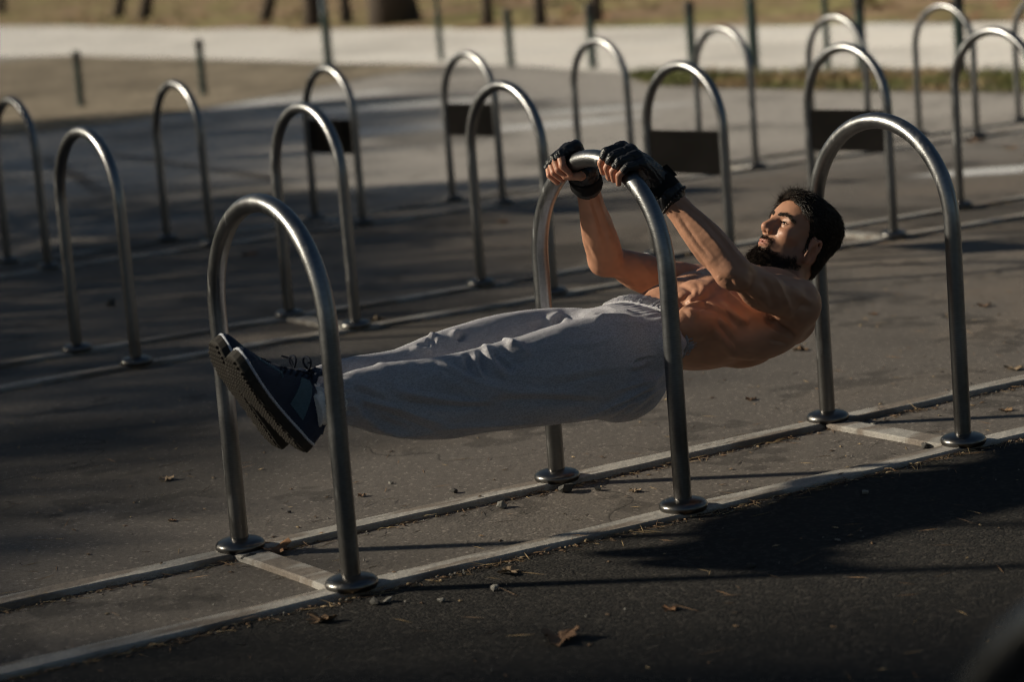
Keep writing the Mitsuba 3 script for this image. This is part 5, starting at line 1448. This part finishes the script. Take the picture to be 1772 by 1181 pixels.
STONES = [
    (-0.235, 0.155, 0.026, 'grey stone with a pale top just in front of the back strip'),
    (0.022, 0.119, 0.018, 'rough beige stone right of the back foot of the gripped hoop'),
    (-0.038, 0.168, 0.036, 'dark slanted stone chunk leaning on the back foot collar of the gripped hoop'),
    (-0.277, 0.320, 0.017, 'light grey stone lying on the back strip'),
    (-0.220, 0.399, 0.018, 'black flat stone behind the back strip'),
    (-0.683, -0.499, 0.017, 'pale stone in front of the front strip, right of the hoop round the shoes'),
    (-0.214, -0.775, 0.018, 'whitish stone on the dark tarmac at the lower right'),
    (-0.242, -0.224, 0.014, 'small light stone behind the front strip, left of the gripped hoop'),
    (-0.908, 0.183, 0.03, 'round dark stone at the back foot of the hoop round the shoes'),
    (-0.885, -0.399, 0.018, 'grey stone beside the front foot collar of the hoop round the shoes'),
    (-0.912, -0.394, 0.022, 'flat dark stone under the front foot collar of the hoop round the shoes'),
    (0.392, -0.451, 0.016, 'brownish stone on the tarmac below the hoop behind the head'),
    (0.953, 0.146, 0.017, 'reddish stone beside the back foot of the hoop behind the head'),
    (0.942, 0.190, 0.018, 'grey stone touching the back foot collar of the hoop behind the head'),
    (0.840, -0.175, 0.022, 'dark stone in the corner of the cross strip at the hoop behind the head'),
    (-0.267, 0.634, 0.012, 'tiny white stone on the asphalt under the legs of the man'),
    (-0.606, 0.558, 0.01, 'tiny dark stone right of the back leg of the hoop round the shoes'),
    (0.816, 4.780, 0.045, 'blurred dark lump on the asphalt between the left hoops of the middle row'),
    (-0.041, -0.219, 0.014, 'mossy lump at the left side of the front collar of the gripped hoop'),
    (0.051, -0.744, 0.012, 'small grey stone on the tarmac at the lower right'),
    (-0.808, -0.489, 0.014, 'greenish stone near the front strip'),
]
def ground_z(x, y):
    for _, yy, _, _ in ROWS[1:]:
        if abs(abs(y - yy) - 0.262) < 0.037:
            return 0.015
    return 0.004 if y < -0.305 else 0.0
for i, (x, y, r, lab) in enumerate(LEAVES):
    m, c = leaf_mesh(r, i + 3, 5 if i % 3 else 3)
    rz = float(rng.uniform(0, 6.28))
    m.apply_transform(trimesh.transformations.rotation_matrix(rz, (0, 0, 1))); m.apply_translation((x, y, ground_z(x, y) + 0.0008))
    add('leaf', m, 'm_leafbrown', True, color=c, label=lab, category='leaf', group='fallen leaves on the ground')
for i, (x, y, r, lab) in enumerate(STONES):
    m = stone_mesh(r, i + 30)
    m.apply_transform(trimesh.transformations.rotation_matrix(float(rng.uniform(0, 6.28)), (0, 0, 1))); m.apply_translation((x, y, ground_z(x, y)))
    dark = any(w in lab for w in ('dark', 'black', 'mossy'))
    add('stone', m, 'm_stonedark' if dark else 'm_stone', 25, label=lab, category='stone', group='loose stones on the ground')

def litter(n, seed):
    """needles, straws, bark crumbs and grit gathered along the strips and strewn over the lot"""
    g = np.random.default_rng(seed)
    ms_v, ms_f, ms_c, k = [], [], [], 0
    for i in range(n):
        u = g.random()
        if u < 0.68:
            row = 0.0 if g.random() < 0.8 else 3.368
            x = g.uniform(-2.2, 2.6) if row == 0 else g.uniform(-0.6, 5)
            y = row + (g.choice([-1, 1], p=[0.6, 0.4])) * 0.262 - 0.040 - abs(g.normal(0, 0.022))
        else:
            x, y = g.uniform(-2.4, 3.2), g.uniform(-1.7, 2.6)
        z = ground_z(x, y)
        t = g.random()
        a = g.normal(0.0, 0.7) if u < 0.68 else g.uniform(0, np.pi)
        if t < 0.5:
            L, w, h = g.uniform(0.010, 0.040), g.uniform(0.0005, 0.0012), 0.0010
            col = np.array([(0.30, 0.21, 0.11), (0.22, 0.13, 0.07), (0.13, 0.085, 0.055)][g.integers(3)])
        elif t < 0.75:
            L, w, h = g.uniform(0.004, 0.012), g.uniform(0.002, 0.006), 0.0022
            col = np.array([(0.20, 0.13, 0.08), (0.12, 0.08, 0.055), (0.34, 0.25, 0.15)][g.integers(3)])
        else:
            L, w, h = g.uniform(0.0015, 0.0045), g.uniform(0.0015, 0.004), g.uniform(0.0015, 0.004)
            col = np.array([(0.07, 0.065, 0.06), (0.20, 0.19, 0.175), (0.045, 0.04, 0.038)][g.integers(3)])
        e1, e2 = np.array([math.cos(a), math.sin(a), g.normal(0, 0.12)]), np.array([-math.sin(a), math.cos(a), 0])
        c = np.array([x, y, z + h * 0.6 + (abs(e1[2]) * L)])
        v = np.array([c - e1 * L, c - e2 * w + e1 * L * 0.1, c + e1 * L, c + e2 * w - e1 * L * 0.1, c + np.array([0, 0, h])])
        v[[0, 2], 2] -= 0.0
        ms_v.append(v); ms_f.append(np.array([[0, 1, 4], [1, 2, 4], [2, 3, 4], [3, 0, 4], [0, 2, 1], [0, 3, 2]]) + k); k += 5
        ms_c.append(np.tile(col * g.uniform(0.7, 1.2), (5, 1)))
    return tri(np.vstack(ms_v), np.vstack(ms_f)), np.vstack(ms_c)
m, c = litter(5200, 77)
add('litter', m, 'm_leafbrown', False, color=c, kind='stuff', label='dry needles, straws, bark crumbs and grit strewn along the stone strips')

def tufts(n, seed):
    """short grass blades and dead leaves on the narrow strip by the path"""
    g = np.random.default_rng(seed)
    t = g.random(n); y = np.interp(t, [0, 1], [6.0, 16.6])
    x0 = np.interp(y, V1[:, 1], V1[:, 0]); x1 = np.interp(y, V1f[:, 1], V1f[:, 0])
    x = x0 + (x1 - x0) * g.random(n)
    z = 0.012
    h = g.uniform(0.03, 0.10, n); a = g.uniform(0, np.pi, n); w = g.uniform(0.004, 0.012, n)
    lean = g.normal(0, 0.03, (n, 2))
    base = np.column_stack([x, y, np.full(n, z)]); e = np.column_stack([np.cos(a), np.sin(a), np.zeros(n)]) * w[:, None]
    topp = base + np.column_stack([lean, h])
    v = np.stack([base - e, base + e, topp], 1).reshape(-1, 3)
    col = np.where((nnoise(np.column_stack([x * 1.2, y * 1.2, x * 0]), 4) > 0.5)[:, None], np.array([[0.13, 0.14, 0.045]]), np.array([[0.27, 0.19, 0.10]])) * g.uniform(0.6, 1.3, (n, 1))
    return tri(v, np.arange(3 * n).reshape(-1, 3)), np.repeat(col, 3, 0)
m, c = tufts(9000, 5)
add('grass', m, 'm_leafbrown', False, color=c, kind='stuff', label='short grass mixed with dead leaves on the narrow strip along the path')
